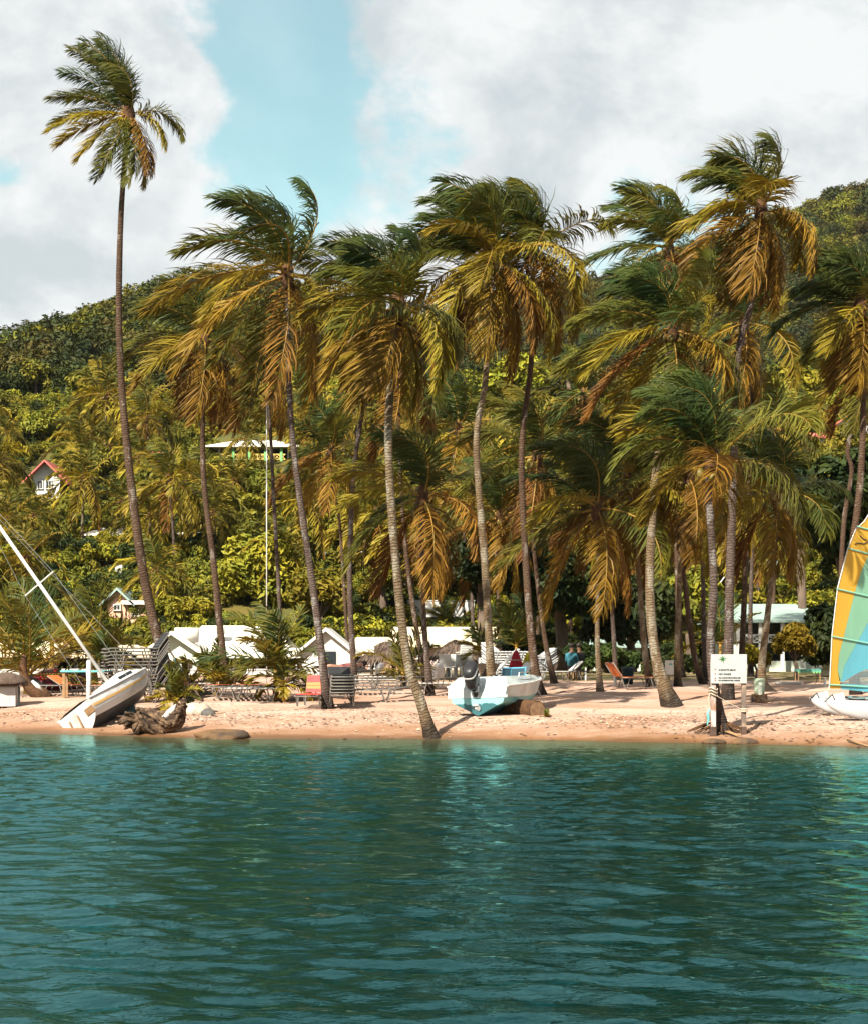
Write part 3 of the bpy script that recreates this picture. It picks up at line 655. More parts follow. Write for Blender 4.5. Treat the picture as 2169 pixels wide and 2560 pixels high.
    # stretch the trunk down to the slope where the crown stands higher
for k in range(6):
    if k not in used:
        for c in list(PROT[k].children): bpy.data.objects.remove(c)
        bpy.data.objects.remove(PROT[k])

# ---- young stemless palms on the sand
def young(label, x, y, L, n, seed, Y=None, stem=0.15, wind=0.5, lw=0.05, ll=0.6, low=10, up=86, golds=0.4, lean=None, r=0.06):
    base = GP(x, y) if Y is None else AT(x, Y)
    root = thing('young_palm', label, 'young palm', base, group=None)
    top = Vector((0, 0, stem)) if lean is None else Vector((lean, 0, stem))
    b = MB(); b.tube([(0, 0, -0.1), top * 0.5, top], [r * 1.8, r * 1.3, r], 8); b.build('stem', STALK, root, None, True)
    rg = np.random.default_rng(seed)
    for k in range(n):
        age = k / max(n - 1, 1); az = k * 2.39996 + rg.uniform(-.3, .3); el = R(low + (up - low) * age + rg.uniform(-8, 8))
        u = rg.random(); mt = 'gold' if u < golds and age < 0.6 else ('olive' if u < 0.7 else 'green')
        me = frond_mesh(L * rg.uniform(0.8, 1.15), az, el, wind * rg.uniform(.6, 1.3), 1.15 * rg.uniform(.7, 1.2), rg, 40, lw, ll, mt, curlw=0.5 * wind + 0.1, curlg=0.4)
        obj('frond', me, root, top)
    return root
young('large young palm with broad fronds at the thin pole behind loungers', 690, 1748, 1.95, 13, 401, stem=0.9, wind=0.5, ll=0.75)
young('yellow drooping young palm fronds low beside the large young palm', 712, 1750, 1.0, 8, 402, stem=0.55, wind=0.1, low=-20, up=60, golds=1.0, ll=0.5)
young('small young palm with spread green fronds left of the dark-trunked palm', 540, 1738, 1.35, 9, 403, stem=0.3, wind=0.2)
young('low arching young palm beside the orange lounger backs', 470, 1735, 0.9, 6, 404, stem=0.1, wind=0.2)
young('broad young palm with long arching fronds leaning over a bulbous brown foot', 70, 1690, 3.2, 14, 405, Y=56, stem=0.6, wind=0.45, ll=0.95, lw=0.055, golds=0.6, r=0.10)
young('leafy young palm beside the mast of the stranded sailboat', 235, 1715, 2.6, 14, 406, Y=60, stem=1.0, wind=0.5, ll=0.85, r=0.09)
young('dark young palm at the back of the beach by the long white wall', 130, 1700, 2.4, 12, 407, Y=66, stem=1.4, wind=0.5, ll=0.85, r=0.08)
young('young palm with yellowing leaves wrapped against the pale shoreline palm', 1008, 1718, 1.5, 10, 408, stem=0.5, wind=0.2, golds=0.8, low=0)
young('young palm with arching fronds beside the thatched shelter', 1212, 1695, 1.3, 8, 409, Y=68, stem=0.8, wind=0.5, golds=0.7, ll=0.6)
young('young palm growing at the lawn edge by the folded umbrellas', 1290, 1690, 2.2, 12, 410, Y=72, stem=1.2, wind=0.6, ll=0.7)
young('low young palm on the lawn slope above the long cream roof', 1118, 1560, 2.2, 9, 411, Y=103, stem=0.5, wind=0.3, lw=0.09, golds=0.7)
young('dark young palm between palm trunks before the veranda house', 1800, 1680, 2.4, 12, 412, Y=72, stem=1.3, wind=0.5)
young('young palm with a thin stem beside the stacked loungers', 262, 1690, 1.1, 8, 413, Y=58, stem=0.9, wind=0.2, golds=0.7)

# ------------------------------------------------------------------ broadleaf trees
def leaf_mat(name, a, b, t):
    return mat(name, a, b, rough=0.55, scale=0.6, spec=0.12, transl=0.12, rnd=0.32, tcol=t)
TL = {
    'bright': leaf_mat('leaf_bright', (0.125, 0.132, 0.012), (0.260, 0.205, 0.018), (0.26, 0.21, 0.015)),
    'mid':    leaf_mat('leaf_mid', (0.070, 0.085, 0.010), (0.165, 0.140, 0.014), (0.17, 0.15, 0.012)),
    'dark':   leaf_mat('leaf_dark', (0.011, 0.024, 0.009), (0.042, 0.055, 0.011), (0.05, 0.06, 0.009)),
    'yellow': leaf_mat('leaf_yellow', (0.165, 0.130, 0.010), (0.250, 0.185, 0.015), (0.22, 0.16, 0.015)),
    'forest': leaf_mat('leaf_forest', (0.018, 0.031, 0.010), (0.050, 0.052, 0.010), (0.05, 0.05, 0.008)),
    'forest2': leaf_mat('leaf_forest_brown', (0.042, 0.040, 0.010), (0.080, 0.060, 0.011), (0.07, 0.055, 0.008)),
}
WOOD = mat('tree_wood', (0.08, 0.055, 0.04), (0.14, 0.10, 0.07), rough=0.9, scale=3, bump=0.6, bscale=12, stretch=(1, 1, 0.3))
def crown_mesh(name, rx, ry, rz, lobes, nleaf, ls, seed, m, flat=0.35):
    rg = np.random.default_rng(seed)
    th = rg.uniform(0, 2 * np.pi, lobes); zz = rg.uniform(-0.45, 1, lobes); rr = np.sqrt(np.maximum(0, 1 - zz * zz))
    k = rg.uniform(0.35, 0.78, lobes)[:, None]
    C = np.stack([rr * np.cos(th), rr * np.sin(th), zz], -1) * k * np.array((rx, ry, rz))
    lr = rg.uniform(0.26, 0.46, lobes) * min(rx, rz) * (1.3 if lobes < 14 else 1.0)
    li = rg.choice(lobes, nleaf, p=lr ** 2 / (lr ** 2).sum())
    v = rg.normal(size=(nleaf, 3)); v[:, 2] = v[:, 2] * 0.9 + 0.35; v /= np.linalg.norm(v, axis=1)[:, None]
    rad = lr[li] * rg.uniform(0.72, 1.10, nleaf)
    P = C[li] + v * rad[:, None] * np.array((1, 1, 0.8))
    nrm = v * 0.8 + rg.normal(0, 0.55, (nleaf, 3)) + np.array((0, 0, 0.45)); nrm /= np.linalg.norm(nrm, axis=1)[:, None]
    t = rg.normal(size=(nleaf, 3)); t -= nrm * (t * nrm).sum(1)[:, None]; t /= np.linalg.norm(t, axis=1)[:, None]
    b = np.cross(nrm, t); s = (ls * rg.uniform(0.6, 1.35, nleaf))[:, None]
    A = P - t * s; B = P + b * s * 0.42 + nrm * s * flat * 0.4; Cc = P + t * s * 1.1 - nrm * s * 0.25; D = P - b * s * 0.42 + nrm * s * flat * 0.4
    V = np.stack([A, B, Cc, D], 1).reshape(-1, 3).astype(np.float32)
    i = np.arange(nleaf) * 4
    idx = np.stack([i, i + 1, i + 2, i, i + 2, i + 3], -1).ravel().astype(np.int32)
    me = bpy.data.meshes.new(name); me.vertices.add(len(V)); me.vertices.foreach_set('co', V.ravel())
    me.loops.add(len(idx)); me.loops.foreach_set('vertex_index', idx)
    me.polygons.add(nleaf * 2); me.polygons.foreach_set('loop_start', np.arange(0, len(idx), 3, dtype=np.int32))
    me.update(); me.materials.append(TL[m]); return me, C, lr
def tree(label, base, zc, rx, ry, rz, m, lobes, nleaf, ls, seed, name='broadleaf_tree', cat='tree', group=None, tr=0.22):
    root = thing(name, label, cat, base, group=group)
    me, C, lr = crown_mesh('crown', rx, ry, rz, lobes, nleaf, ls, seed, m)
    obj('crown', me, root, (0, 0, zc))
    b = MB(); fork = Vector((0, 0, max(zc - rz * 0.55, 0.3)))
    b.tube([(0, 0, -0.5), fork * 0.5 + Vector((0.1, 0, 0)), fork], [tr * 1.5, tr, tr * 0.85], 8)
    for c in C[:9]:
        e = Vector(c) + Vector((0, 0, zc)); mid = fork.lerp(e, 0.5) + Vector((0, 0, 0.12 * rz))
        b.tube([fork - Vector((0, 0, 0.1)), mid, e], [tr * 0.6, tr * 0.35, tr * 0.12], 6)
    b.build('trunk', WOOD, root, None, True)
    return root
def tree_px(label, x, y, rxp, rzp, Y, m, lobes, nleaf, ls, seed, **kw):
    """crown centred at photo column x, row y, half-width and half-height in photo pixels, Y metres out"""
    base = AT(x, Y); s = Y / F; c = PX(x, y, Y)
    return tree(label, base, c.z - base.z, rxp * s, rxp * s * 0.85, rzp * s, m, lobes, nleaf, ls, seed, **kw)
tree_px('large bright green rounded tree behind the white roofed pavilion', 640, 1440, 112, 130, 112, 'bright', 26, 5200, 0.26, 601)
tree_px('bright leafy tree at the hill foot behind the gabled white cottage', 800, 1490, 78, 92, 104, 'bright', 18, 3000, 0.25, 602)
tree_px('low bright shrubby tree above the bar with the roof tank', 450, 1530, 85, 52, 104, 'bright', 16, 2400, 0.25, 603)
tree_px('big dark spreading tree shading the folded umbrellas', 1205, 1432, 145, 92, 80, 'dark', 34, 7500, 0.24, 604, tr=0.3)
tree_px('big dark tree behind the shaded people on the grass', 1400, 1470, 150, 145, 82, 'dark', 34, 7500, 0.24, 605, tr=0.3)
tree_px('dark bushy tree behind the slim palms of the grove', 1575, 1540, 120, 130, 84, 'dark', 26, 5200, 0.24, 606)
tree_px('mid green tree behind the slanting palm and the small notice', 1720, 1500, 90, 110, 88, 'mid', 20, 3600, 0.24, 607)
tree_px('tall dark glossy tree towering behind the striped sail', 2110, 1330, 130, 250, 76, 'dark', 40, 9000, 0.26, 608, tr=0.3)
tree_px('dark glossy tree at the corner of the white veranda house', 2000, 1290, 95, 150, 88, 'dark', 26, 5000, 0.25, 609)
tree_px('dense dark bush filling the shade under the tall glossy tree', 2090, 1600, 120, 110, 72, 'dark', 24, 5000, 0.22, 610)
tree_px('small yellow leaved shrub in front of the white veranda house', 1985, 1615, 66, 58, 66, 'yellow', 16, 2600, 0.16, 611, name='yellow_shrub', cat='shrub', tr=0.08)
tree_px('low yellow shrub beside the speed sign and the veranda house', 1885, 1640, 40, 36, 68, 'yellow', 10, 1100, 0.16, 612, name='yellow_shrub', cat='shrub', tr=0.05)
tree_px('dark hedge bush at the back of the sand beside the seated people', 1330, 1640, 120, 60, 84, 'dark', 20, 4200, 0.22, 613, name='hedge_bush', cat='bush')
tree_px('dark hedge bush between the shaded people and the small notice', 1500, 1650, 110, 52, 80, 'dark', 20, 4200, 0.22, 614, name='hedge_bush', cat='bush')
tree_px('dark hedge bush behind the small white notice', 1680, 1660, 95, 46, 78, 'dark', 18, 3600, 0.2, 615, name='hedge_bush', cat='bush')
tree_px('bright yellow-green tree on the slope behind the windblown grove', 1300, 950, 95, 75, 165, 'bright', 22, 2800, 0.42, 616)
tree_px('yellow-green tree on the slope above the dark curved palms', 1420, 920, 70, 52, 172, 'bright', 16, 1800, 0.42, 617)
tree_px('sunlit yellow-green tree below the red roofed hill houses', 2000, 985, 90, 72, 150, 'bright', 20, 2600, 0.38, 618)
tree_px('sunlit tree in front of the red roofed hill houses', 2075, 1185, 95, 80, 120, 'mid', 22, 3400, 0.32, 619)
tree_px('leafy tree below the hilltop veranda house', 700, 1230, 75, 60, 136, 'mid', 18, 2200, 0.34, 620)
tree_px('rounded bright tree beside the white lattice veranda', 880, 1330, 85, 75, 118, 'bright', 18, 2600, 0.3, 621)
tree_px('dark leafy shrub below the white lattice veranda', 955, 1450, 60, 42, 106, 'mid', 14, 1800, 0.25, 622)
tree_px('green shrubby tree right of the lawn and its white wall', 1010, 1345, 70, 60, 112, 'mid', 16, 2200, 0.28, 623)
SL = [crown_mesh('crown', a, a * 0.9, b, 18, 2200, 0.30, 650 + i, m) for i, (a, b, m) in enumerate(((3.2, 2.6, 'bright'), (2.8, 2.2, 'mid'), (3.8, 2.8, 'mid'), (2.6, 2.0, 'bright')))]
TRK = MB().tube([(0, 0, -3.5), (0.1, 0, -1.5), (0, 0, 0.6)], [0.25, 0.2, 0.12], 7).mesh('trunk', WOOD, True)
rr = random.Random(9)
HOUSES = [(68, 165), (545, 720), (170, 330), (430, 640)]
cnt = 0
for Y in (104, 111, 118, 126, 134, 143, 152, 162, 172, 182, 190):
    for k in range(19):
        x = -80 + k * 128 + rr.uniform(-80, 80); y_ = Y + rr.uniform(-4, 4)
        p = AT(x, y_); row = HZ - F * (p.z - CAMZ) / y_
        if blocks(x, row - 45, y_, 70 * 110 / y_, 70 * 110 / y_): continue
        if 1000 < x < 1200 and y_ < 112: continue
        i = rr.randrange(4); s = rr.uniform(0.55, 0.95) * (0.8 if y_ < 125 else 1.0)
        root = thing('slope_tree', ('large ' if s > 0.72 else 'small ') + ('bright' if i in (0, 3) else 'deep') + ' green rounded tree on the slope near ' + near(x, y_), 'tree', (p.x, p.y, p.z + 2.0 * s), group='broadleaf trees on the slope')
        root.scale = (s, s, s); root.rotation_euler = (0, 0, rr.uniform(0, 6.28))
        obj('crown', SL[i][0], root); obj('trunk', TRK, root); cnt += 1

# ---- far forest covering both hills: one uncountable mass
def forest(name='forest', label='dense forest covering the hills behind the palms', under=False):
    src = bpy.data.collections.new('forest_crowns')      # not linked to the scene: only the source of the instances
    for i, (a, b, m) in enumerate((((3.6, 3.2, 'mid'), (4.2, 3.0, 'bright'), (3.0, 3.4, 'mid'), (4.6, 3.6, 'dark'), (3.4, 2.6, 'bright'), (4.0, 3.8, 'mid')) if under else ((3.6, 3.2, 'forest'), (4.2, 3.0, 'forest2'), (3.0, 3.4, 'forest'), (4.6, 3.6, 'forest'), (3.4, 2.6, 'forest2'), (4.0, 3.8, 'mid')))):
        me, C, lr = crown_mesh('forest_crown', a, a, b, 18, 1200 if under else 2300, 0.42 if under else 0.25, 700 + i, m)
        o = bpy.data.objects.new('forest_crown', me); src.objects.link(o)
    rg = np.random.default_rng(77); pts = []
    def scatter(y0, y1, n, ulo, uhi, smin, smax, sp):
        Ys = rg.uniform(y0, y1, n); us = rg.uniform(ulo, uhi, n); Xs = us * Ys
        Zs = hill_z(Xs, Ys)
        for X, Y, Z in zip(Xs, Ys, Zs): pts.append((X, Y, Z + 1.6, rg.uniform(smin, smax)))
    if under:
        for k in range(4200):
            Y = rg.uniform(97, 192); u = rg.uniform(-0.27, 0.27); X = u * Y; Z = float(hill_z(X, Y)); row = HZ - F * (Z - CAMZ) / Y; sz = rg.uniform(0.16, 0.42)
            if blocks(CX + F * u, row - 10, Y, 10, 8): continue
            pts.append((X, Y, Z + 0.3, sz))
    else:
      scatter(190, 296, 1250, -0.30, 0.02, 0.5, 1.6, 0)
      scatter(184, 296, 650, 0.0, 0.30, 0.55, 1.0, 0)
      scatter(300, 620, 2000, 0.02, 0.34, 0.9, 2.1, 0)
    P = np.array(pts, np.float32)
    me = bpy.data.meshes.new(name); me.vertices.add(len(P)); me.vertices.foreach_set('co', P[:, :3].ravel())
    a = me.attributes.new('size', 'FLOAT', 'POINT'); a.data.foreach_set('value', P[:, 3].copy()); me.update()
    o = obj(name, me); tag(o, label, name, kind='stuff')
    ng = bpy.data.node_groups.new('forest', 'GeometryNodeTree')
    ng.interface.new_socket('Geometry', in_out='INPUT', socket_type='NodeSocketGeometry'); ng.interface.new_socket('Geometry', in_out='OUTPUT', socket_type='NodeSocketGeometry')
    N = ng.nodes; K = ng.links
    gi = N.new('NodeGroupInput'); go = N.new('NodeGroupOutput'); ip = N.new('GeometryNodeInstanceOnPoints')
    ci = N.new('GeometryNodeCollectionInfo'); ci.inputs[0].default_value = src; ci.inputs['Separate Children'].default_value = True; ci.inputs['Reset Children'].default_value = True
    ip.inputs['Pick Instance'].default_value = True
    at = N.new('GeometryNodeInputNamedAttribute'); at.data_type = 'FLOAT'; at.inputs['Name'].default_value = 'size'
    rv = N.new('FunctionNodeRandomValue'); rv.data_type = 'FLOAT_VECTOR'; rv.inputs[1].default_value = (0.15, 0.15, 6.28)
    ri = N.new('FunctionNodeRandomValue'); ri.data_type = 'INT'; ri.inputs[4].default_value = 0; ri.inputs[5].default_value = 5
    K.new(gi.outputs[0], ip.inputs['Points']); K.new(ci.outputs[0], ip.inputs['Instance'])
    K.new(at.outputs[0], ip.inputs['Scale']); K.new(rv.outputs[0], ip.inputs['Rotation']); K.new(ri.outputs[2], ip.inputs['Instance Index'])
    K.new(ip.outputs[0], go.inputs[0])
    md = o.modifiers.new('forest', 'NODES'); md.node_group = ng
forest()
forest('undergrowth', 'low leafy undergrowth covering the slope between palms and houses', True)

# ------------------------------------------------------------------ plain materials
WHITE = mat('white_paint', (0.62, 0.61, 0.58), (0.52, 0.50, 0.46), rough=0.6, scale=1.5)
ROOFW = mat('white_metal_roof', (0.80, 0.76, 0.68), (0.66, 0.60, 0.50), rough=0.5, scale=0.7, bump=0.3, bscale=6, stretch=(3, 1, 1))
ROOFG = mat('grey_roof', (0.40, 0.38, 0.35), (0.52, 0.50, 0.46), rough=0.6, scale=1.0)
CREAM = mat('cream_roof', (0.72, 0.60, 0.42), (0.60, 0.47, 0.30), rough=0.7, scale=0.9, bump=0.4, bscale=8)
RED = mat('red_roof', (0.55, 0.13, 0.11), (0.44, 0.10, 0.09), rough=0.6, scale=1.4)
MINT = mat('mint_roof', (0.22, 0.31, 0.27), (0.29, 0.37, 0.33), rough=0.6, scale=1.2)
PEACH = mat('peach_wall', (0.68, 0.40, 0.28), (0.60, 0.33, 0.22), rough=0.8, scale=1.2)
PINK = mat('pink_wall', (0.62, 0.46, 0.42), (0.54, 0.38, 0.34), rough=0.8, scale=1.2)
PALEG = mat('pale_green_wall', (0.56, 0.62, 0.52), (0.50, 0.55, 0.45), rough=0.8, scale=1.2)
GLASS = mat('dark_glass', (0.02, 0.025, 0.03), rough=0.08, spec=0.6)
DTIMB = mat('dark_timber', (0.05, 0.03, 0.022), (0.09, 0.055, 0.04), rough=0.7, scale=3)  # plain dark timber colour
TIMB = mat('timber', (0.30, 0.18, 0.09), (0.20, 0.12, 0.06), rough=0.8, scale=4, stretch=(1, 1, 4))
GREENP = mat('green_paint', (0.16, 0.40, 0.14), rough=0.6)
YELP = mat('yellow_paint', (0.62, 0.46, 0.12), rough=0.6)
STONE = mat('pale_stone', (0.52, 0.43, 0.34), (0.34, 0.27, 0.21), rough=0.9, scale=2.5, bump=0.7, bscale=9)
BROCK = mat('brown_rock', (0.14, 0.075, 0.03), (0.05, 0.034, 0.024), rough=0.85, scale=2.5, bump=0.8, bscale=9)
TURQ = mat('turquoise_paint', (0.10, 0.36, 0.36), (0.14, 0.44, 0.44), rough=0.5, scale=2)
BLACK = mat('black_plastic', (0.015, 0.016, 0.018), rough=0.3, spec=0.5)
DGREY = mat('dark_grey_paint', (0.013, 0.014, 0.017), (0.009, 0.010, 0.012), rough=0.4, scale=3, spec=0.3)
SILV = mat('silver_paint', (0.42, 0.43, 0.44), rough=0.3, spec=0.6, metal=0.3)
ALU = mat('bare_aluminium', (0.55, 0.55, 0.54), rough=0.35, metal=0.8)
FRAME = mat('lounger_frame', (0.17, 0.155, 0.135), (0.10, 0.09, 0.08), rough=0.5, scale=5)
STRAPB = mat('dark_strap', (0.018, 0.018, 0.02), (0.03, 0.03, 0.03), rough=0.6, scale=6)
STRAPW = mat('white_strap', (0.62, 0.60, 0.57), rough=0.6)
STRAPR = mat('red_strap', (0.42, 0.035, 0.035), rough=0.6)
STRAPO = mat('orange_strap', (0.62, 0.16, 0.04), rough=0.6)
TAN = mat('tan_sling', (0.30, 0.19, 0.11), (0.24, 0.15, 0.09), rough=0.8, scale=6)
THATCH = mat('thatch', (0.11, 0.075, 0.055), (0.06, 0.04, 0.03), rough=0.95, scale=4, bump=0.8, bscale=20, rnd=0.4, island=True)

# ------------------------------------------------------------------ buildings
def hip(b, x0, x1, y0, y1, z0, z1, ins, over=0.0, m=0, th=0.12):
    x0 -= over; x1 += over; y0 -= over; y1 += over
    ym = (y0 + y1) / 2
    v = [(x0, y0, z0), (x1, y0, z0), (x1, y1, z0), (x0, y1, z0), (x0 + ins, ym, z1), (x1 - ins, ym, z1)]
    v2 = [(x, y, z - th) for x, y, z in v[:4]]
    b.add(v + v2, [(0, 1, 5, 4), (1, 2, 5), (2, 3, 4, 5), (3, 0, 4), (0, 6, 7, 1), (1, 7, 8, 2), (2, 8, 9, 3), (3, 9, 6, 0), (9, 8, 7, 6)], m)
def gable_y(b, x0, x1, y0, y1, z0, z1, over=0.3, th=0.14, m=0):
    """ridge runs away from the viewer: the gable end faces the front"""
    xm = (x0 + x1) / 2; sl = (z1 - z0) / (xm - x0); a, c = x0 - over, x1 + over; za = z0 - sl * over
    b.prism([(a, za), (xm, z1), (c, za), (c, za + th), (xm, z1 + th * 1.2), (a, za + th)], y0 - over, y1 + over, m)
def gable_x(b, x0, x1, y0, y1, z0, z1, over=0.3, th=0.14, m=0):
    ym = (y0 + y1) / 2; sl = (z1 - z0) / (ym - y0); a, c = y0 - over, y1 + over; za = z0 - sl * over
    pr = [(a, za), (ym, z1), (c, za), (c, za + th), (ym, z1 + th * 1.2), (a, za + th)]
    k = len(pr); vs = [(x0 - over, y, z) for y, z in pr] + [(x1 + over, y, z) for y, z in pr]
    b.add(vs, [tuple(range(k - 1, -1, -1)), tuple(range(k, 2 * k))] + [(i, (i + 1) % k, (i + 1) % k + k, i + k) for i in range(k)], m)
def house(label, x0, x1, ye, yb, Y, dep, rh, kind, wm, rm, wins=(), door=None, posts=None, rail=None, name='house', cat='house', over=0.4, open_front=False, trim=WHITE, ridge_ins=None, found=2.5):
    """front wall Y metres out between photo columns x0,x1, eave row ye, foot row yb; rh = roof height in rows"""
    if Y >= 100: Y = GY((x0 + x1) / 2, yb - 1, 97) - 0.6
    s = Y / F; w = (x1 - x0) * s; h = (yb - ye) * s; rhm = rh * s
    base = PX((x0 + x1) / 2, yb, Y); root = thing(name, label, cat, base)
    a, c = -w / 2, w / 2
    bm = MB()
    if open_front:
        bm.box((0, dep - 0.1, h / 2 - found / 2), (w, 0.2, h + found)); bm.box((a + 0.08, dep / 2, h / 2 - found / 2), (0.16, dep - 0.4, h + found)); bm.box((c - 0.08, dep / 2, h / 2 - found / 2), (0.16, dep - 0.4, h + found))
        bm.box((0, dep / 2, -found / 2 - 0.05), (w - 0.4, dep - 0.3, found))
    else:
        bm.box((0, dep / 2, h / 2 - found / 2), (w, dep, h + found))
        if kind == 'gy': bm.prism([(a, h + 0.01), (c, h + 0.01), (0, h + rhm - 0.02)], 0.01, dep - 0.01)
        if kind == 'gx':
            bm.add([(a + .01, 0, h), (a + .01, dep, h), (a + .01, dep / 2, h + rhm - .02), (c - .01, 0, h), (c - .01, dep, h), (c - .01, dep / 2, h + rhm - .02)], [(0, 2, 1), (3, 4, 5), (0, 3, 5, 2), (1, 2, 5, 4)])
    bm.build('wall', wm, root)
    rb = MB()
    if kind == 'hip': hip(rb, a, c, 0, dep, h + 0.02, h + rhm, ridge_ins if ridge_ins is not None else min(w * 0.25, dep * 0.5), over)
    elif kind == 'gy': gable_y(rb, a, c, 0, dep, h + 0.02, h + rhm, over)
    elif kind == 'gx': gable_x(rb, a, c, 0, dep, h + 0.02, h + rhm, over)
    elif kind == 'flat': rb.box((0, dep / 2, h + rhm / 2 + 0.005), (w + 2 * over, dep + 2 * over, rhm))
    rb.build('roof', rm, root)
    for (wx0, wx1, wy0, wy1) in wins:
        ww, wh = (wx1 - wx0) * s, (wy1 - wy0) * s; cx_ = ((wx0 + wx1) / 2 - (x0 + x1) / 2) * s; cz = (yb - (wy0 + wy1) / 2) * s
        f = MB(); t = 0.06
        f.box((0, 0, wh / 2), (ww + t * 2, 0.1, t)); f.box((0, 0, -wh / 2), (ww + t * 3, 0.16, t)); f.box((-ww / 2 - t / 2, 0, 0), (t, 0.1, wh - t)); f.box((ww / 2 + t / 2, 0, 0), (t, 0.1, wh - t)); f.box((0, 0.005, 0), (t * 0.6, 0.05, wh - t))
        fo = f.build('window', trim, root, (cx_, -0.05, cz))
        MB().box((0, 0, 0), (ww, 0.02, wh)).build('pane', GLASS, fo, (0, 0.035, 0))
    if door:
        wx0, wx1, wy0, wy1 = door; ww, wh = (wx1 - wx0) * s, (wy1 - wy0) * s
        MB().box((0, 0, 0), (ww, 0.06, wh)).build('door', DTIMB, root, (((wx0 + wx1) / 2 - (x0 + x1) / 2) * s, -0.032, (yb - (wy0 + wy1) / 2) * s))
    if posts:
        xs, pm, pw, py = posts
        for px_ in xs: MB().box((0, 0, 0), (pw, pw, h + 0.4)).build('post', pm, root, ((px_ - (x0 + x1) / 2) * s, py, h / 2 - 0.2))
    if rail:
        rx0, rx1, ry0, ry1, rmt, py, style = rail
        A, B = (rx0 - (x0 + x1) / 2) * s, (rx1 - (x0 + x1) / 2) * s; z1, z0 = (yb - ry0) * s, (yb - ry1) * s
        r = MB(); r.box(((A + B) / 2, py, z1), (B - A, 0.07, 0.07)); r.box(((A + B) / 2, py, z0), (B - A, 0.06, 0.06))
        n = max(2, int((B - A) / (z1 - z0)))
        if style == 'x':
            for i in range(n):
                q0, q1 = A + (B - A) * i / n, A + (B - A) * (i + 1) / n
                r.bar((q0, py, z0), (q1, py, z1), 0.05); r.bar((q0, py - 0.004, z1), (q1, py - 0.004, z0), 0.045); r.box((q0, py + 0.01, (z0 + z1) / 2), (0.05, 0.05, z1 - z0 - 0.07))
        else:
            n = int((B - A) / 0.16)
            for i in range(n + 1): r.box((A + (B - A) * i / n, py, (z0 + z1) / 2), (0.03, 0.03, z1 - z0 - 0.06))
        r.build('railing', rmt, root)
    return root
# beach bar terrace
o = house('open beach bar pavilion with wide white hipped roof and roof vent', 470, 700, 1640, 1692, 88, 6, 78, 'hip', PALEG, ROOFW, posts=([474, 530, 586, 642, 696], WHITE, 0.16, 0.1), open_front=True, name='beach_bar', cat='bar', over=0.7, ridge_ins=1.0, found=0.6)
MB().box((0, 0, 0), (3.6, 0.5, 1.0)).build('bar_counter', DTIMB, o, (0.1, 2.2, 0.3))
MB().box((0, 0, 0), (0.7, 0.5, 0.3)).build('roof_vent', ROOFG, o, (-0.9, 0.9, 2.25))
o = house('pale green gabled bar with white eaves and a tank on its grey roof', 365, 498, 1633, 1692, 84, 5, 46, 'gy', PALEG, ROOFW, door=(455, 480, 1650, 1690), wins=((395, 430, 1648, 1672),), name='gabled_bar', cat='bar', over=0.5, found=0.6)
b = MB(); b.tube([(-0.55, 0, 0), (0.55, 0, 0)], 0.36, 14); b.build('water_tank', WHITE, o, (0.5, 1.2, 1.95), True)
house('white flat canopied pavilion with cream roof by the stranded sailboat', 130, 365, 1640, 1692, 82, 4, 28, 'hip', PINK, CREAM, posts=([134, 190, 245, 300, 360], WHITE, 0.15, 0.1), open_front=True, name='beach_pavilion', cat='pavilion', over=0.5, ridge_ins=1.2, found=0.6)
house('low dark roofed kiosk at the back of the beach behind young palms', -60, 120, 1640, 1692, 80, 4, 30, 'gx', DTIMB, CREAM, wins=((20, 60, 1652, 1676),), name='beach_kiosk', cat='kiosk', found=0.6)
o = house('white gabled cottage with small lattice window facing the beach', 755, 876, 1628, 1690, 82, 4.5, 50, 'gy', WHITE, WHITE, name='white_cottage', cat='cottage', over=0.35, found=0.6)
s_ = 82 / F
lt = MB(); lt.box((0, 0, 0), (0.50, 0.05, 0.62)); lt.build('lattice_window', GLASS, o, ((826 - 815.5) * s_, -0.03, (1690 - 1646) * s_))
g = MB()
for i in range(5): g.box((-0.26 + i * 0.13, 0, 0), (0.05, 0.05, 0.68))
for i in range(6): g.box((0, -0.005, -0.32 + i * 0.128), (0.58, 0.05, 0.05))
g.build('lattice', WHITE, o.children[-1], (0, -0.04, 0))
house('peach walled building with cream roofs behind the dark terrace railing', 876, 1000, 1634, 1690, 88, 5, 42, 'hip', PEACH, CREAM, wins=((880, 905, 1640, 1672), (925, 950, 1640, 1672)), name='peach_building', cat='building', found=0.6)
house('long low building with cream roof beside the thatched shelters', 1000, 1230, 1612, 1690, 92, 5, 38, 'gx', PINK, CREAM, wins=((1045, 1060, 1640, 1670), (1150, 1180, 1640, 1670)), name='long_building', cat='building', over=0.5, found=0.6)
house('small white walled kiosk between the beach bar and the gabled cottage', 702, 756, 1640, 1690, 86, 3, 20, 'hip', WHITE, ROOFW, wins=((715, 740, 1652, 1672),), name='white_kiosk', cat='kiosk', found=0.6)
house('little white roofed hut showing under the bright tree by the cottage', 738, 800, 1392, 1420, 118, 4, 14, 'gx', WHITE, ROOFW, wins=((755, 770, 1398, 1412),))
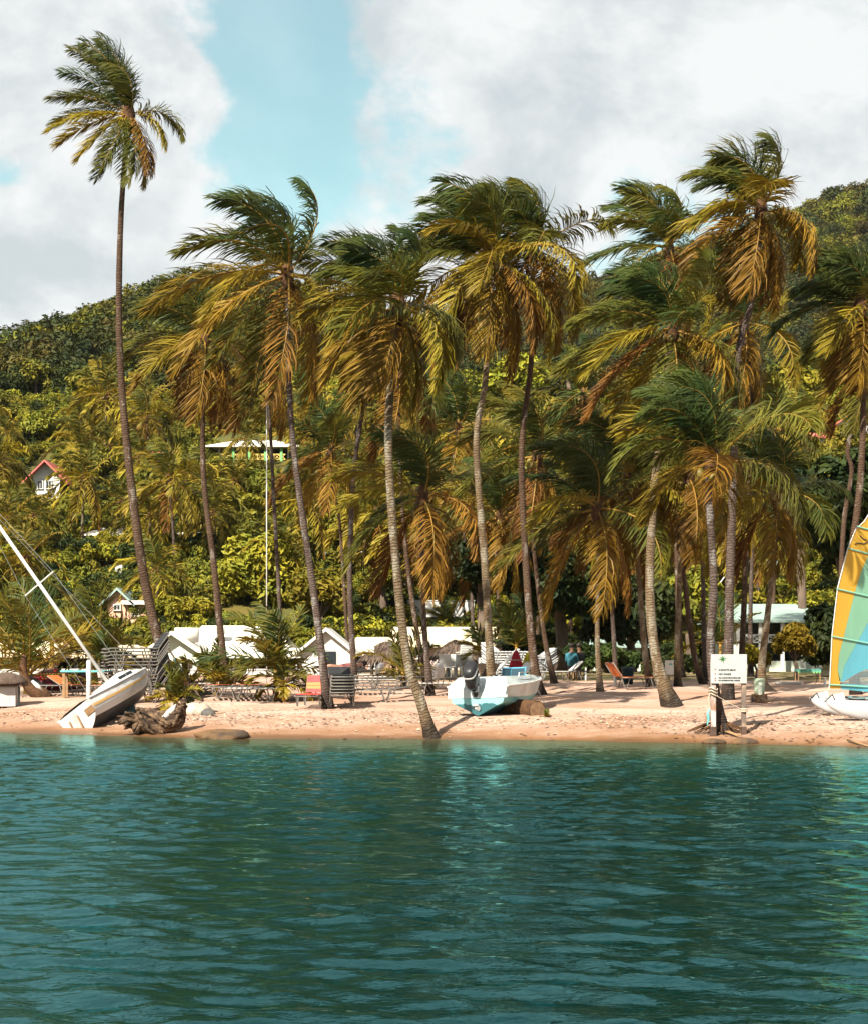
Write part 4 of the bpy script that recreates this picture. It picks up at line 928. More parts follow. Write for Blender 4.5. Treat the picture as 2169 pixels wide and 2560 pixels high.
# walls and railing
def wall_px(label, x0, x1, yt, yb, Y, m, name='parapet', dep=0.25):
    s = Y / F; base = PX((x0 + x1) / 2, yb, Y); root = thing(name, label, 'wall', base)
    MB().box((0, 0, (yb - yt) * s / 2 - 0.3), ((x1 - x0) * s, dep, (yb - yt) * s + 0.6)).build('wall_body', m, root)
    MB().box((0, 0, (yb - yt) * s + 0.03), ((x1 - x0) * s + 0.06, dep + 0.08, 0.06)).build('coping', WHITE, root)
    return root
wall_px('long low white wall running along the front of the beach bars', -60, 700, 1676, 1698, 76, WHITE)
wall_px('orange based white wall under the beach bar terrace', 470, 690, 1690, 1704, 74.5, PEACH)
wall_px('white terrace wall below the dark railing', 745, 960, 1688, 1702, 78, WHITE)
wall_px('white retaining wall across the top of the lawn', 1020, 1185, 1503, 1518, 108, WHITE)
wall_px('pale kerb edging the grass under the tall glossy tree', 1940, 2000, 1709, 1716, 60, STONE)
root = thing('terrace_railing', 'dark metal terrace railing on the white terrace wall', 'railing', PX(900, 1688, 78))
s_ = 78 / F; r = MB(); r.box((0, 0, 0.36), (118 * s_, 0.05, 0.05)); r.box((0, 0, 0.06), (118 * s_, 0.04, 0.04))
for i in range(24): r.box((-59 * s_ + i * 118 * s_ / 23, 0, 0.2), (0.02, 0.02, 0.3))
r.build('balusters', BLACK, root)
for i in range(5): MB().box((0, 0, 0.2), (0.08, 0.08, 0.45)).build('post', BLACK, root, (-59 * s_ + i * 118 * s_ / 4, -0.05, 0))
# hillside houses
house('white hill house with pink-red gabled roof at the forest edge', 82, 150, 1190, 1245, 160, 7, 34, 'gy', WHITE, RED, wins=((95, 106, 1202, 1222), (116, 128, 1202, 1222)), over=0.8)
house('white hipped hill house with a shaded veranda on green posts', 545, 722, 1117, 1152, 172, 6, 26, 'hip', WHITE, ROOFW, posts=([585, 625, 665, 705], GREENP, 0.22, -0.5), rail=(548, 715, 1137, 1150, YELP, -0.55, 'x'), open_front=True, over=1.0, ridge_ins=2.5)
house('small white hill hut with a red roof below the veranda house', 386, 428, 1136, 1160, 166, 4, 12, 'gx', WHITE, RED, wins=((398, 406, 1142, 1152),))
o = house('pink walled hill house with a wide white terrace canopy', 222, 320, 1336, 1362, 122, 5, 22, 'hip', PINK, ROOFW, wins=((238, 246, 1340, 1360), (290, 300, 1340, 1356)), over=0.3)
s_ = o.location.y / F; b = MB(); b.prism([(-118 * s_, -0.75), (-60 * s_, -0.1), (60 * s_, -0.1), (118 * s_, -0.75), (112 * s_, -0.85), (58 * s_, -0.3), (-58 * s_, -0.3), (-112 * s_, -0.85)], -2.6, -0.05); b.build('terrace_canopy', ROOFW, o)
for i in (-60, 10, 60): MB().box((0, 0, 0), (0.12, 0.12, 2.6)).build('post', WHITE, o, (i * s_, -2.2, -1.6))
house('long low white roofed hill house above the bright rounded tree', 440, 630, 1335, 1362, 124, 6, 26, 'hip', PINK, ROOFW, wins=((460, 475, 1342, 1358), (520, 540, 1342, 1358), (580, 600, 1342, 1358)), ridge_ins=1.2)
o = house('small white tower house with a red band on the slope', 280, 312, 1450, 1478, 112, 3, 8, 'flat', WHITE, WHITE, wins=((288, 304, 1455, 1468),), name='tower_house', over=0.1)
MB().box((0, 0, 0), (0.45, 0.45, 0.9)).build('chimney', WHITE, o, (-0.15, 1.2, 1.3))
house('peach gabled cottage with a mint green roof on the slope', 268, 322, 1502, 1556, 104, 4, 26, 'gy', PEACH, MINT, wins=((286, 300, 1512, 1526),), name='mint_cottage', cat='cottage')
house('peach house with bright white wall panel beside the mint roofed cottage', 324, 364, 1512, 1556, 102, 3.5, 10, 'flat', PEACH, WHITE, wins=((332, 346, 1524, 1540),))
house('white veranda house with lattice railing among palms above the lawn', 885, 1040, 1396, 1446, 114, 5, 26, 'hip', PALEG, ROOFW, posts=([890, 922, 960, 1000, 1036], WHITE, 0.15, -0.5), rail=(887, 1038, 1426, 1440, WHITE, -0.55, 'x'), open_front=True, over=0.8, ridge_ins=1.5)
house('tall narrow white house between palm trunks above the veranda house', 1880, 1930, 1410, 1470, 100, 4, 18, 'gx', WHITE, MINT, wins=((1890, 1905, 1425, 1445),))
house('white veranda house with pale green roof and crossed lattice railing', 1835, 2050, 1552, 1650, 86, 6, 46, 'hip', PALEG, MINT, posts=([1840, 1895, 1950, 2000, 2046], WHITE, 0.16, -0.5), rail=(1838, 2048, 1588, 1606, WHITE, -0.55, 'x'), open_front=True, over=0.8, ridge_ins=1.4, name='veranda_house')
house('hill house with red roof and white gable trim under the shaggy palm', 2040, 2090, 1094, 1125, 142, 5, 16, 'gx', WHITE, RED, wins=((2060, 2072, 1100, 1116),))
house('taller red roofed white hill house beside the shaggy palm trunk', 2095, 2170, 1058, 1115, 150, 5, 22, 'gy', WHITE, RED, wins=((2120, 2135, 1075, 1095),))
house('green walled shed in the shade behind the slim palms', 1490, 1600, 1618, 1690, 90, 4, 14, 'gx', PALEG, MINT, door=(1575, 1585, 1635, 1680), name='garden_shed', cat='shed')

# ------------------------------------------------------------------ motorboat on the sand
def motorboat():
    p = GP(1194, 1800); p.z = ground(p.x, p.y)
    root = thing('motorboat', 'white and turquoise motorboat pulled up stern first with grey outboard motor', 'boat', (p.x, p.y, p.z + 0.10), (R(-1.5), R(-2), R(-24))); root.scale = (0.80, 0.80, 0.98)
    ys = [0, 0.9, 2.0, 3.1, 4.0, 4.6]
    hs = [1.02, 1.10, 1.10, 0.98, 0.62, 0.04]; hc = [0.86, 0.90, 0.88, 0.72, 0.36, 0.02]
    zk = [0, 0, 0.0, 0.04, 0.18, 0.60]; zc = [0.34, 0.35, 0.38, 0.46, 0.62, 0.86]; zs = [0.78, 0.82, 0.88, 0.96, 1.05, 1.12]
    zm = [c + 0.16 for c in zc]; hm = [c + (s - c) * 0.45 for c, s in zip(hc, hs)]
    botm = bpy.data.materials.new('boat_bottom_paint'); botm.use_nodes = True
    N = botm.node_tree.nodes; K = botm.node_tree.links; pr = N['Principled BSDF']; pr.inputs['Roughness'].default_value = 0.4
    tc = N.new('ShaderNodeTexCoord'); sx = N.new('ShaderNodeSeparateXYZ'); K.new(tc.outputs['Object'], sx.inputs[0])
    ns = N.new('ShaderNodeTexNoise'); ns.inputs['Scale'].default_value = 5; K.new(tc.outputs['Object'], ns.inputs['Vector'])
    ad = N.new('ShaderNodeMath'); ad.operation = 'MULTIPLY_ADD'; K.new(ns.outputs['Fac'], ad.inputs[0]); ad.inputs[1].default_value = 0.22; K.new(sx.outputs['Z'], ad.inputs[2])
    cr = N.new('ShaderNodeValToRGB'); K.new(ad.outputs[0], cr.inputs[0]); e = cr.color_ramp.elements
    e[0].position = 0.40; e[0].color = (0.018, 0.09, 0.10, 1); e[1].position = 0.42; e[1].color = (0.19, 0.41, 0.41, 1)
    K.new(cr.outputs[0], pr.inputs['Base Color'])
    GEL = mat('gelcoat_white', (0.44, 0.50, 0.50), (0.28, 0.31, 0.30), rough=0.3, scale=2.4, stretch=(1, 1, 0.5), contrast=(0.48, 0.72), spec=0.5, coat=0.3)
    b = MB(); b.loft([[(-hm[i], ys[i], zm[i]), (-hc[i], ys[i], zc[i]), (0, ys[i], zk[i]), (hc[i], ys[i], zc[i]), (hm[i], ys[i], zm[i])] for i in range(6)], closed=False, cap=False)
    b.add([(-hm[0], 0, zm[0]), (-hc[0], 0, zc[0]), (0, 0, 0), (hc[0], 0, zc[0]), (hm[0], 0, zm[0])], [(4, 3, 2, 1, 0)])
    b.build('hull_bottom', botm, root)
    b = MB()
    for sgn in (-1, 1):
        b.loft([[(sgn * (hm[i] + 0.012), ys[i] - 0.012, zm[i] - 0.02), (sgn * (hs[i] + 0.01), ys[i] - 0.012, zs[i])] for i in range(6)], closed=False, cap=False)
    b.build('topsides', GEL, root)
    # raked stern panel and motor well, side decks, foredeck
    b = MB()
    b.add([(-1.02, -0.02, zm[0] - 0.03), (1.02, -0.02, zm[0] - 0.03), (1.03, 0.02, 0.78), (0.82, 0.42, 1.02), (-0.82, 0.42, 1.02), (-1.03, 0.02, 0.78)], [(0, 1, 2, 3, 4, 5)])
    b.add([(-0.82, 0.42, 1.02), (0.82, 0.42, 1.02), (0.86, 1.0, 1.04), (-0.86, 1.0, 1.04)], [(0, 1, 2, 3)])
    b.add([(-0.86, 1.0, 1.04), (0.86, 1.0, 1.04), (0.86, 1.02, 0.55), (-0.86, 1.02, 0.55)], [(3, 2, 1, 0)])
    for sgn in (-1, 1):
        b.add([(sgn * 1.03, 0.02, 0.78), (sgn * 1.10, 0.9, 0.82), (sgn * 1.10, 2.0, 0.88), (sgn * 0.98, 3.1, 0.96), (sgn * 0.80, 3.0, 1.08), (sgn * 0.86, 2.0, 1.06), (sgn * 0.86, 1.0, 1.04), (sgn * 0.82, 0.42, 1.02)], [(0, 1, 2, 3, 4, 5, 6, 7)])
    b.add([(-0.98, 3.1, 0.96), (-0.62, 4.0, 1.05), (0, 4.6, 1.13), (0.62, 4.0, 1.05), (0.98, 3.1, 0.96), (0.80, 3.0, 1.08), (0, 3.0, 1.16), (-0.80, 3.0, 1.08)], [(0, 1, 2, 6, 7), (6, 2, 3, 4, 5)])
    b.add([(-0.9, 1.0, 0.5), (0.9, 1.0, 0.5), (0.8, 3.0, 0.5), (-0.8, 3.0, 0.5)], [(0, 1, 2, 3)])
    b.add([(-0.8, 3.0, 0.5), (0.8, 3.0, 0.5), (0.8, 3.0, 1.08), (0, 3.0, 1.16), (-0.8, 3.0, 1.08)], [(0, 1, 2, 3, 4)])
    b.build('deck', GEL, root)
    rub = MB()
    for sgn in (-1, 1): rub.tube([(sgn * (hs[i] + 0.02), ys[i], zs[i] - 0.01) for i in range(6)], 0.025, 6)
    rub.build('rub_rail', WHITE, root)
    BLG = mat('tinted_windscreen', (0.02, 0.05, 0.07), rough=0.1, spec=0.6)
    w = MB()
    for a, c in (((0.12, 2.6, 1.02), (0.62, 2.55, 1.02)), ((0.62, 2.55, 1.02), (0.82, 2.1, 1.02)), ((-0.08, 2.3, 1.02), (0.12, 2.6, 1.02))):
        a, c = Vector(a), Vector(c); up = Vector((0, 0.10, 0.26))
        w.tube([a, a + up], 0.018, 6); w.tube([a + up, c + up], 0.022, 6); w.tube([c, c + up], 0.018, 6)
    w.build('windscreen_frame', mat('blue_frame', (0.10, 0.30, 0.42), rough=0.4), root)
    w = MB()
    for a, c in (((0.12, 2.6, 1.03), (0.62, 2.55, 1.03)), ((0.62, 2.55, 1.03), (0.82, 2.1, 1.03)), ((-0.08, 2.3, 1.03), (0.12, 2.6, 1.03))):
        a, c = Vector(a), Vector(c); up = Vector((0, 0.10, 0.24)); w.add([a, c, c + up, a + up], [(0, 1, 2, 3)])
    w.build('windscreen', BLG, root)
    MB().box((0, 0, 0), (0.6, 0.4, 0.34)).build('helm_console', DGREY, root, (0.36, 2.36, 0.9), bevel=0.04)
    for x in (0.25, 0.42, 0.60): MB().box((0, 0, 0), (0.12, 0.02, 0.03)).build('stern_cleat', BLACK, root, (x, 0.60, 1.045))
    MB().tube([(0.0, 4.55, 1.1), (0.25, 4.75, 0.7), (0.5, 5.1, 0.1), (1.2, 5.6, 0.02), (1.6, 6.4, 0.03)], 0.014, 6).build('bow_line', STRAPW, root)
    for sg in (-1, 1): MB().tube([(sg * 0.95, 1.2, 0.98), (sg * 0.95, 1.25, 1.12), (sg * 0.93, 2.2, 1.16), (sg * 0.92, 2.25, 1.0)], 0.014, 6).build('grab_rail', ALU, root)
    MB().box((0, 0, 0), (1.3, 0.35, 0.10)).build('bench_seat', mat('seat_vinyl', (0.30, 0.29, 0.27), (0.22, 0.21, 0.20), rough=0.6, scale=5), root, (0, 1.5, 0.86), bevel=0.03)
    # outboard, tilted up: lower unit swung out behind
    m_ = MB(); tilt = Matrix.Rotation(R(38), 3, 'X')
    def T(pts): return [tilt @ Vector(q) for q in pts]
    org = Vector((-0.06, -0.10, 0.93))
    def sec(z, w_, d0, d1): return [org + tilt @ Vector((math.copysign(abs(math.cos(a)) ** 0.6, math.cos(a)) * w_, (d0 + d1) / 2 + math.copysign(abs(math.sin(a)) ** 0.6, math.sin(a)) * (d1 - d0) / 2, z)) for a in [2 * math.pi * i / 16 for i in range(16)]]
    m_.loft([sec(-0.05, .10, -.26, .05), sec(-0.25, .085, -.22, .02), sec(-0.50, .07, -.20, 0.0), sec(-0.62, .06, -.19, -.02)])
    eng = m_.build('outboard_motor', DGREY, root, None, True)
    c = MB(); c.loft([sec(-0.10, .14, -.30, .10), sec(0.02, .19, -.38, .17), sec(0.20, .205, -.40, .20), sec(0.34, .195, -.38, .20)]); c.build('cowl_base', DGREY, eng, None, True)
    c = MB(); c.loft([sec(0.342, .20, -.385, .205), sec(0.42, .20, -.375, .205), sec(0.50, .185, -.34, .19), sec(0.54, .12, -.26, .12)]); c.build('cowl_top', mat('cowl_grey', (0.022, 0.022, 0.024), (0.015, 0.015, 0.017), rough=0.4, scale=3, spec=0.3), eng, None, True)
    c = MB(); c.loft([sec(0.31, .209, -.405, .206), sec(0.355, .209, -.402, .208)]); c.build('cowl_band', SILV, eng, None, True)
    c = MB(); c.tube([org + tilt @ Vector((0, -0.40, -0.66)), org + tilt @ Vector((0, -0.30, -0.66)), org + tilt @ Vector((0, 0.10, -0.66)), org + tilt @ Vector((0, 0.22, -0.66))], [0.05, 0.075, 0.07, 0.02], 10)
    c.add([org + tilt @ Vector(q) for q in ((-.012, -.20, -.70), (.012, -.20, -.70), (.012, -.02, -.70), (-.012, -.02, -.70), (-.008, -.16, -.88), (.008, -.16, -.88), (.008, -.06, -.86), (-.008, -.06, -.86))], [(0, 1, 5, 4), (1, 2, 6, 5), (2, 3, 7, 6), (3, 0, 4, 7), (4, 5, 6, 7)])
    c.box(org + tilt @ Vector((0, -0.2, -0.56)), (0.2, 0.36, 0.025), tilt); c.build('gearcase', mat('gearcase_grey', (0.22, 0.24, 0.25), (0.40, 0.40, 0.38), rough=0.35, scale=4), eng, None, True)
    pr_ = MB()
    for k in range(3):
        a = k * 2.0944 + 0.4; u = Vector((math.cos(a), 0, math.sin(a))); v = Vector((-math.sin(a), 0, math.cos(a)))
        pts = [u * 0.04 - v * 0.02, u * 0.10 - v * 0.06, u * 0.17 - v * 0.04, u * 0.18 + v * 0.03, u * 0.11 + v * 0.07, u * 0.04 + v * 0.03]
        q = [org + tilt @ (Vector((x.x, -0.40 + 0.05 * (x.dot(v)) / 0.07, x.z - 0.66))) for x in pts]; pr_.add(q, [(0, 1, 2, 3, 4, 5)])
    pr_.build('propeller', ALU, eng)
    br = MB(); br.box(org + Vector((0, 0.02, -0.16)), (0.26, 0.14, 0.30)); br.bar(org + Vector((-0.22, 0.0, -0.12)), org + Vector((0.22, 0.0, -0.12)), 0.05); br.tube([org + Vector((0.10, -0.06, -0.05)), org + Vector((0.10, -0.12, -0.05))], 0.06, 10)
    br.build('clamp_bracket', SILV, eng)
    # roller log
    q = GP(1330, 1796); r2 = thing('beach_log', 'cut brown log wedged under the side of the motorboat', 'log', (q.x, q.y, q.z))
    LOGE = mat('log_end_grain', (0.26, 0.16, 0.09), (0.16, 0.09, 0.05), rough=0.8, scale=8)
    b = MB(); b.tube([(0.12, -0.15, 0.2), (-0.1, 0.2, 0.21), (-0.75, 0.95, 0.22), (-1.2, 1.4, 0.2)], [0.25, 0.26, 0.25, 0.23], 16, cap=False); b.build('log_bark', HEART, r2, None, True)
    d = Vector((0.6, -0.85, 0)).normalized(); o_ = Vector((0.12, -0.15, 0.2)); u = Vector((0, 0, 1)); v = d.cross(u)
    MB().add([o_ + (u * math.sin(a) + v * math.cos(a)) * 0.245 - d * 0.004 for a in [i * math.pi / 8 for i in range(16)]], [tuple(range(16))]).build('cut_end', LOGE, r2)
motorboat()

# ------------------------------------------------------------------ stranded sailboat, heeled on its side
def sailboat():
    s_, c_ = 0.527, 0.85
    l = Vector((0.82 * s_, c_, 0.57 * s_)).normalized(); m = Vector((-0.57, 0, 0.82)).normalized(); b_ = l.cross(m).normalized()
    p = PX(186, 1779, 46.6)
    root = thing('sailboat', 'stranded white sailboat heeled on its side with gold stripe and long white mast', 'sailboat', p)
    M = Matrix((b_, l, m)).transposed()          # local x = starboard, y = bow, z = mast
    root.rotation_euler = M.to_euler(); root.scale = (1.1, 0.82, 1.1)
    GW = mat('sailboat_gelcoat', (0.58, 0.58, 0.57), (0.32, 0.305, 0.28), rough=0.4, scale=2.8, stretch=(1, 0.4, 1.4), contrast=(0.48, 0.74), spec=0.5)
    DB = mat('sailboat_bottom', (0.022, 0.026, 0.03), (0.05, 0.055, 0.06), rough=0.5, scale=2.5)
    n = 9; ys = [4.04 * i / (n - 1) for i in range(n)]
    def hb(t): return 0.60 + 0.14 * math.sin(math.pi * min(1, t * 1.25)) if t < 0.4 else 0.74 * max(0.03, (1 - ((t - 0.4) / 0.6) ** 2.0))
    def sheer(t): return 0.06 * (2 * t - 0.8) ** 2
    def dep(t): return 0.62 - 0.08 * t if t < 0.6 else 0.57 - 0.40 * ((t - 0.6) / 0.4) ** 2
    def sect(t, f0, f1, k=5, off=0.0):
        out = []
        for i in range(k):
            a = f0 + (f1 - f0) * i / (k - 1); h = hb(t)
            out.append((h * (1 - 0.78 * a ** 2.4) + off, 4.04 * t, sheer(t) - dep(t) * (a ** 0.75)))
        return out
    ts = [i / (n - 1) for i in range(n)]
    def both(f0, f1, off=0.0):
        q = MB()
        q.loft([sect(t, f0, f1, off=off) for t in ts], closed=False, cap=False)
        q.loft([[(-x, y, z) for x, y, z in sect(t, f0, f1, off=off)] for t in ts], closed=False, cap=False); return q
    q = both(0, 0.62); q.build('topsides', GW, root, None, True)
    q = both(0.62, 1.0)
    q.loft([[(sect(t, 0, 1)[-1][0], 4.04 * t, sect(t, 0, 1)[-1][2]), (-sect(t, 0, 1)[-1][0], 4.04 * t, sect(t, 0, 1)[-1][2] - 0.0)] for t in ts], closed=False, cap=False)
    q.build('hull_bottom', DB, root, None, True)
    q = both(0.17, 0.26, 0.006); q.build('gold_stripe', mat('gold_stripe', (0.50, 0.30, 0.10), rough=0.4), root)
    q = MB(); e = sect(0, 0, 1, 7); q.add(e + [(-x, y, z) for x, y, z in e[::-1]], [tuple(range(len(e) * 2))]); q.build('transom', GW, root)
    q = MB(); q.loft([[(-hb(t), 4.04 * t, sheer(t)), (-hb(t) * 0.5, 4.04 * t, sheer(t) + 0.05), (hb(t) * 0.5, 4.04 * t, sheer(t) + 0.05), (hb(t), 4.04 * t, sheer(t))] for t in ts], closed=False, cap=False); q.build('deck', GW, root)
    q = MB(); q.tube([(hb(t) + 0.01, 4.04 * t, sheer(t) + 0.01) for t in ts], 0.025, 6); q.tube([(-hb(t) - 0.01, 4.04 * t, sheer(t) + 0.01) for t in ts], 0.025, 6); q.build('toe_rail', WHITE, root)
    q = MB(); q.loft([[(-.42, y, .04), (-.34, y, .04 + h), (.34, y, .04 + h), (.42, y, .04)] for y, h in ((1.75, .20), (2.2, .24), (2.8, .18), (3.1, .03))], closed=False); q.build('cabin', GW, root, None)
    q = MB(); q.box((0, 1.0, 0.062), (0.7, 1.2, 0.02)); q.build('cockpit_shade', DGREY, root)  # flat dark plate on the deck: the recess shade is put into its colour
    for sg in (-1, 1): MB().box((0, 0, 0), (0.03, 0.7, 0.07)).build('cabin_window', GLASS, root, (sg * 0.39, 2.4, 0.14))
    q = MB(); q.add([(-.03, 1.75, -.42), (.03, 1.75, -.42), (.03, 2.55, -.42), (-.03, 2.55, -.42), (-.02, 1.75, -1.12), (.02, 1.75, -1.12), (.02, 2.25, -1.12), (-.02, 2.25, -1.12)], [(0, 1, 5, 4), (1, 2, 6, 5), (2, 3, 7, 6), (3, 0, 4, 7), (4, 5, 6, 7)]); q.build('fin_keel', mat('keel_blue', (0.03, 0.07, 0.085), rough=0.5), root)
    for x in (-0.30, 0.02): MB().tube([(x, -0.03, -0.12), (x - 0.04, -0.10, -0.50)], 0.022, 6).build('rudder_bracket', TIMB, root)
    MB().box((0, 0, 0), (0.30, 0.03, 0.16)).build('hull_patch', TIMB, root, (0.42, -0.012, -0.2))
    q = MB(); q.tube([(0, 2.1, 0.05), (0, 2.1, 3.0), (0, 2.1, 6.6)], [0.05, 0.05, 0.04], 10); q.build('mast', WHITE, root, None, True)
    q = MB(); q.tube([(-0.58, 2.1, 3.15), (0.58, 2.1, 3.15)], 0.018, 6); q.build('spreader', WHITE, root)
    q = MB()
    for sg in (-1, 1): q.tube([(sg * 0.68, 2.0, 0.05), (sg * 0.58, 2.1, 3.15), (0, 2.1, 6.4)], 0.006, 4)
    q.tube([(0, 4.0, 0.06), (0, 2.1, 5.6)], 0.006, 4); q.build('rigging', ALU, root)
sailboat()
def post_px(label, x, yt, yb, Y, r, m, name='white_post', square=False):
    base = PX(x, yb, Y); gz = ground(base.x, base.y); h = PX(x, yt, Y).z - gz
    root = thing(name, label, 'post', (base.x, base.y, gz))
    q = MB(); q.lathe([(r, -0.4), (r, h - r * 0.6), (r * 0.55, h)], 12); q.build('post_body', m, root, None, True); return root
post_px('thick white upright post just behind the stranded sailboat', 222, 1650, 1745, 49.5, 0.065, WHITE)
post_px('white post on the grass left of the black footed slim palm', 1463, 1669, 1698, 66, 0.035, WHITE)
post_px('short white post beside the slim palms in shade', 1537, 1688, 1713, 60, 0.045, WHITE)
post_px('white post beside the striped sail under dark trees', 2061, 1694, 1730, 56, 0.04, WHITE)
post_px('white post at the lawn under the thatched shelter', 1198, 1645, 1690, 66, 0.035, WHITE)
fp = post_px('very tall thin grey pole rising from the large young palm', 667, 1000, 1745, 60, 0.018, STRAPW, name='tall_pole')
q = MB(); q.tube([(0.03, -0.05, 1.55), (-0.02, -0.06, 1.75), (0.04, -0.05, 1.95), (0.0, -0.05, 2.15)], [0.05, 0.11, 0.10, 0.03], 8); q.build('rope_coil', mat('grey_rope', (0.36, 0.36, 0.35), (0.2, 0.2, 0.2), rough=0.9, scale=20), fp, None, True)

# ------------------------------------------------------------------ catamaran with striped sail
def catamaran():
    Y0 = 43.2; s = Y0 / F
    base = PX(2200, 1812, Y0); base.z = ground(base.x, base.y) + 0.0
    root = thing('catamaran', 'beached white catamaran with yellow, mint and blue striped sail', 'catamaran', base)
    CL = {n: mat('sail_' + n, c, tuple(v * 0.9 for v in c), rough=0.6, scale=2.2, transl=0.35, bump=0.35, bscale=2.0, stretch=(1, 1, 0.4)) for n, c in (('yellow', (0.68, 0.40, 0.05)), ('mint', (0.23, 0.48, 0.33)), ('blue', (0.13, 0.44, 0.54)))}
    film = bpy.data.materials.new('clear_sail_window'); film.use_nodes = True
    N = film.node_tree.nodes; K = film.node_tree.links; pb = N['Principled BSDF']; pb.inputs['Base Color'].default_value = (0.25, 0.32, 0.34, 1); pb.inputs['Roughness'].default_value = 0.15
    tb = N.new('ShaderNodeBsdfTransparent'); ms = N.new('ShaderNodeMixShader'); ms.inputs[0].default_value = 0.40; K.new(tb.outputs[0], ms.inputs[1]); K.new(pb.outputs[0], ms.inputs[2]); K.new(ms.outputs[0], N['Material Output'].inputs[0])
    zoff = base.z
    def sp(x, y):
        v = PX(x, y, Y0) - base
        t = (x - 2070) / 260; v.y += 0.16 * math.sin(math.pi * min(max(t, 0), 1)) + 0.9 * t   # belly and a slight turn away
        return v
    def panel(name, poly, m, d=0.0):
        # densify and fan from a strip so the cloth can curve
        L_, R_ = poly
        q = MB(); k = 14; secs = []
        def samp(P_, t):
            acc = [0]
            for i in range(1, len(P_)): acc.append(acc[-1] + math.hypot(P_[i][0] - P_[i - 1][0], P_[i][1] - P_[i - 1][1]))
            u = t * acc[-1]
            for i in range(1, len(P_)):
                if u <= acc[i] + 1e-9:
                    f = (u - acc[i - 1]) / max(acc[i] - acc[i - 1], 1e-9); return (P_[i - 1][0] + (P_[i][0] - P_[i - 1][0]) * f, P_[i - 1][1] + (P_[i][1] - P_[i - 1][1]) * f)
            return P_[-1]
        for i in range(k + 1):
            a, c = samp(L_, i / k), samp(R_, i / k)
            secs.append([sp(a[0] + (c[0] - a[0]) * j / 6, a[1] + (c[1] - a[1]) * j / 6) + Vector((0, d, 0)) for j in range(7)])
        q.loft(secs, closed=False, cap=False); o = q.build(name, m, root, None, True); return o
    leech = [(2296, 1150), (2230, 1210), (2172, 1300), (2148, 1320), (2125, 1370), (2096, 1470), (2080, 1590), (2074, 1700), (2072, 1722)]
    inner = [(2316, 1150), (2290, 1200), (2240, 1290), (2169, 1412), (2144, 1482), (2112, 1598), (2091, 1668), (2102, 1690), (2106, 1722)]
    panel('sail_panel', (leech, inner), CL['yellow'])
    mid = [(2320, 1150), (2318, 1250), (2290, 1350), (2230, 1470), (2169, 1580), (2140, 1625), (2110, 1675), (2104, 1688), (2106, 1704)]
    panel('sail_panel', ([p for p in inner[:-1]] + [(2105, 1704)], mid), CL['mint'], 0.004)
    luff = [(2322, 1150), (2326, 1300), (2328, 1450), (2329, 1560), (2330, 1640), (2270, 1650), (2169, 1676), (2140, 1690), (2110, 1706)]
    panel('sail_panel', (mid, luff), CL['blue'], 0.008)
    panel('sail_window', ([(2106, 1704), (2106, 1712)], [(2330, 1640), (2330, 1716)]), film, 0.006) if False else None
    q = MB(); W = [(2110, 1706), (2140, 1690), (2169, 1676), (2270, 1650), (2330, 1640)]; B_ = [(2110, 1711), (2140, 1712), (2169, 1714), (2270, 1720), (2330, 1724)]
    q.loft([[sp(*a), sp(*c)] for a, c in zip(W, B_)], closed=False, cap=False); q.build('sail_window', film, root, None, True)
    q = MB(); q.loft([[sp(x, y0), sp(x, y1)] for x, y0, y1 in ((2106, 1711, 1724), (2140, 1712, 1727), (2169, 1714, 1730), (2260, 1720, 1736), (2330, 1724, 1740))], closed=False, cap=False); q.build('sail_foot', CL['blue'], root, None, True)
    for (a, c) in (((2152, 1313), (2325, 1352)), ((2125, 1369), (2326, 1412)), ((2094, 1472), (2328, 1516)), ((2079, 1591), (2329, 1632)), ((2072, 1712), (2330, 1728))):
        P_ = [sp(a[0] + (c[0] - a[0]) * t / 8, a[1] + (c[1] - a[1]) * t / 8) + Vector((0, -0.02, 0)) for t in range(9)]
        MB().tube(P_, 0.018, 6).build('batten', mat('batten_green', (0.20, 0.45, 0.34), rough=0.5), root)
    q = MB(); q.tube([sp(x, y) + Vector((0, -0.005, 0)) for x, y in leech], 0.012, 6); q.build('leech_tape', WHITE, root)
    for P_ in ([(2145, 1358), (2156, 1355), (2170, 1357), (2184, 1350)], [(2160, 1336), (2168, 1344), (2178, 1347)]):
        MB().tube([sp(x, y) + Vector((0, -0.012, 0)) for x, y in P_], 0.014, 5).build('sail_emblem', BLACK, root)
    q = MB(); q.tube([sp(2332, 1760), sp(2326, 1140)], 0.05, 10); q.build('mast', ALU, root)
    # hulls
    HW = mat('hull_white', (0.42, 0.425, 0.43), (0.34, 0.345, 0.35), rough=0.3, scale=1.4, spec=0.5)
    def hull(dy):
        xs = [0, 0.10, 0.35, 0.8, 1.4, 2.2, 3.0, 3.6, 3.95]
        top = [0.49, 0.50, 0.50, 0.49, 0.48, 0.48, 0.50, 0.54, 0.58]; bot = [0.42, 0.30, 0.14, 0.02, -0.04, -0.05, 0.0, 0.16, 0.45]; wd = [0.05, 0.09, 0.14, 0.18, 0.20, 0.20, 0.18, 0.12, 0.02]
        q = MB(); secs = []
        for x, t, bo, w_ in zip(xs, top, bot, wd):
            secs.append([(x, dy + w_ * math.copysign(abs(math.cos(a)) ** 0.7, math.cos(a)), (t + bo) / 2 + math.copysign(abs(math.sin(a)) ** 0.8, math.sin(a)) * (t - bo) / 2) for a in [2 * math.pi * i / 14 for i in range(14)]])
        q.loft(secs); o = q.build('hull', HW, root, ((2065 - 2200) * s, 0, 0.02), True)
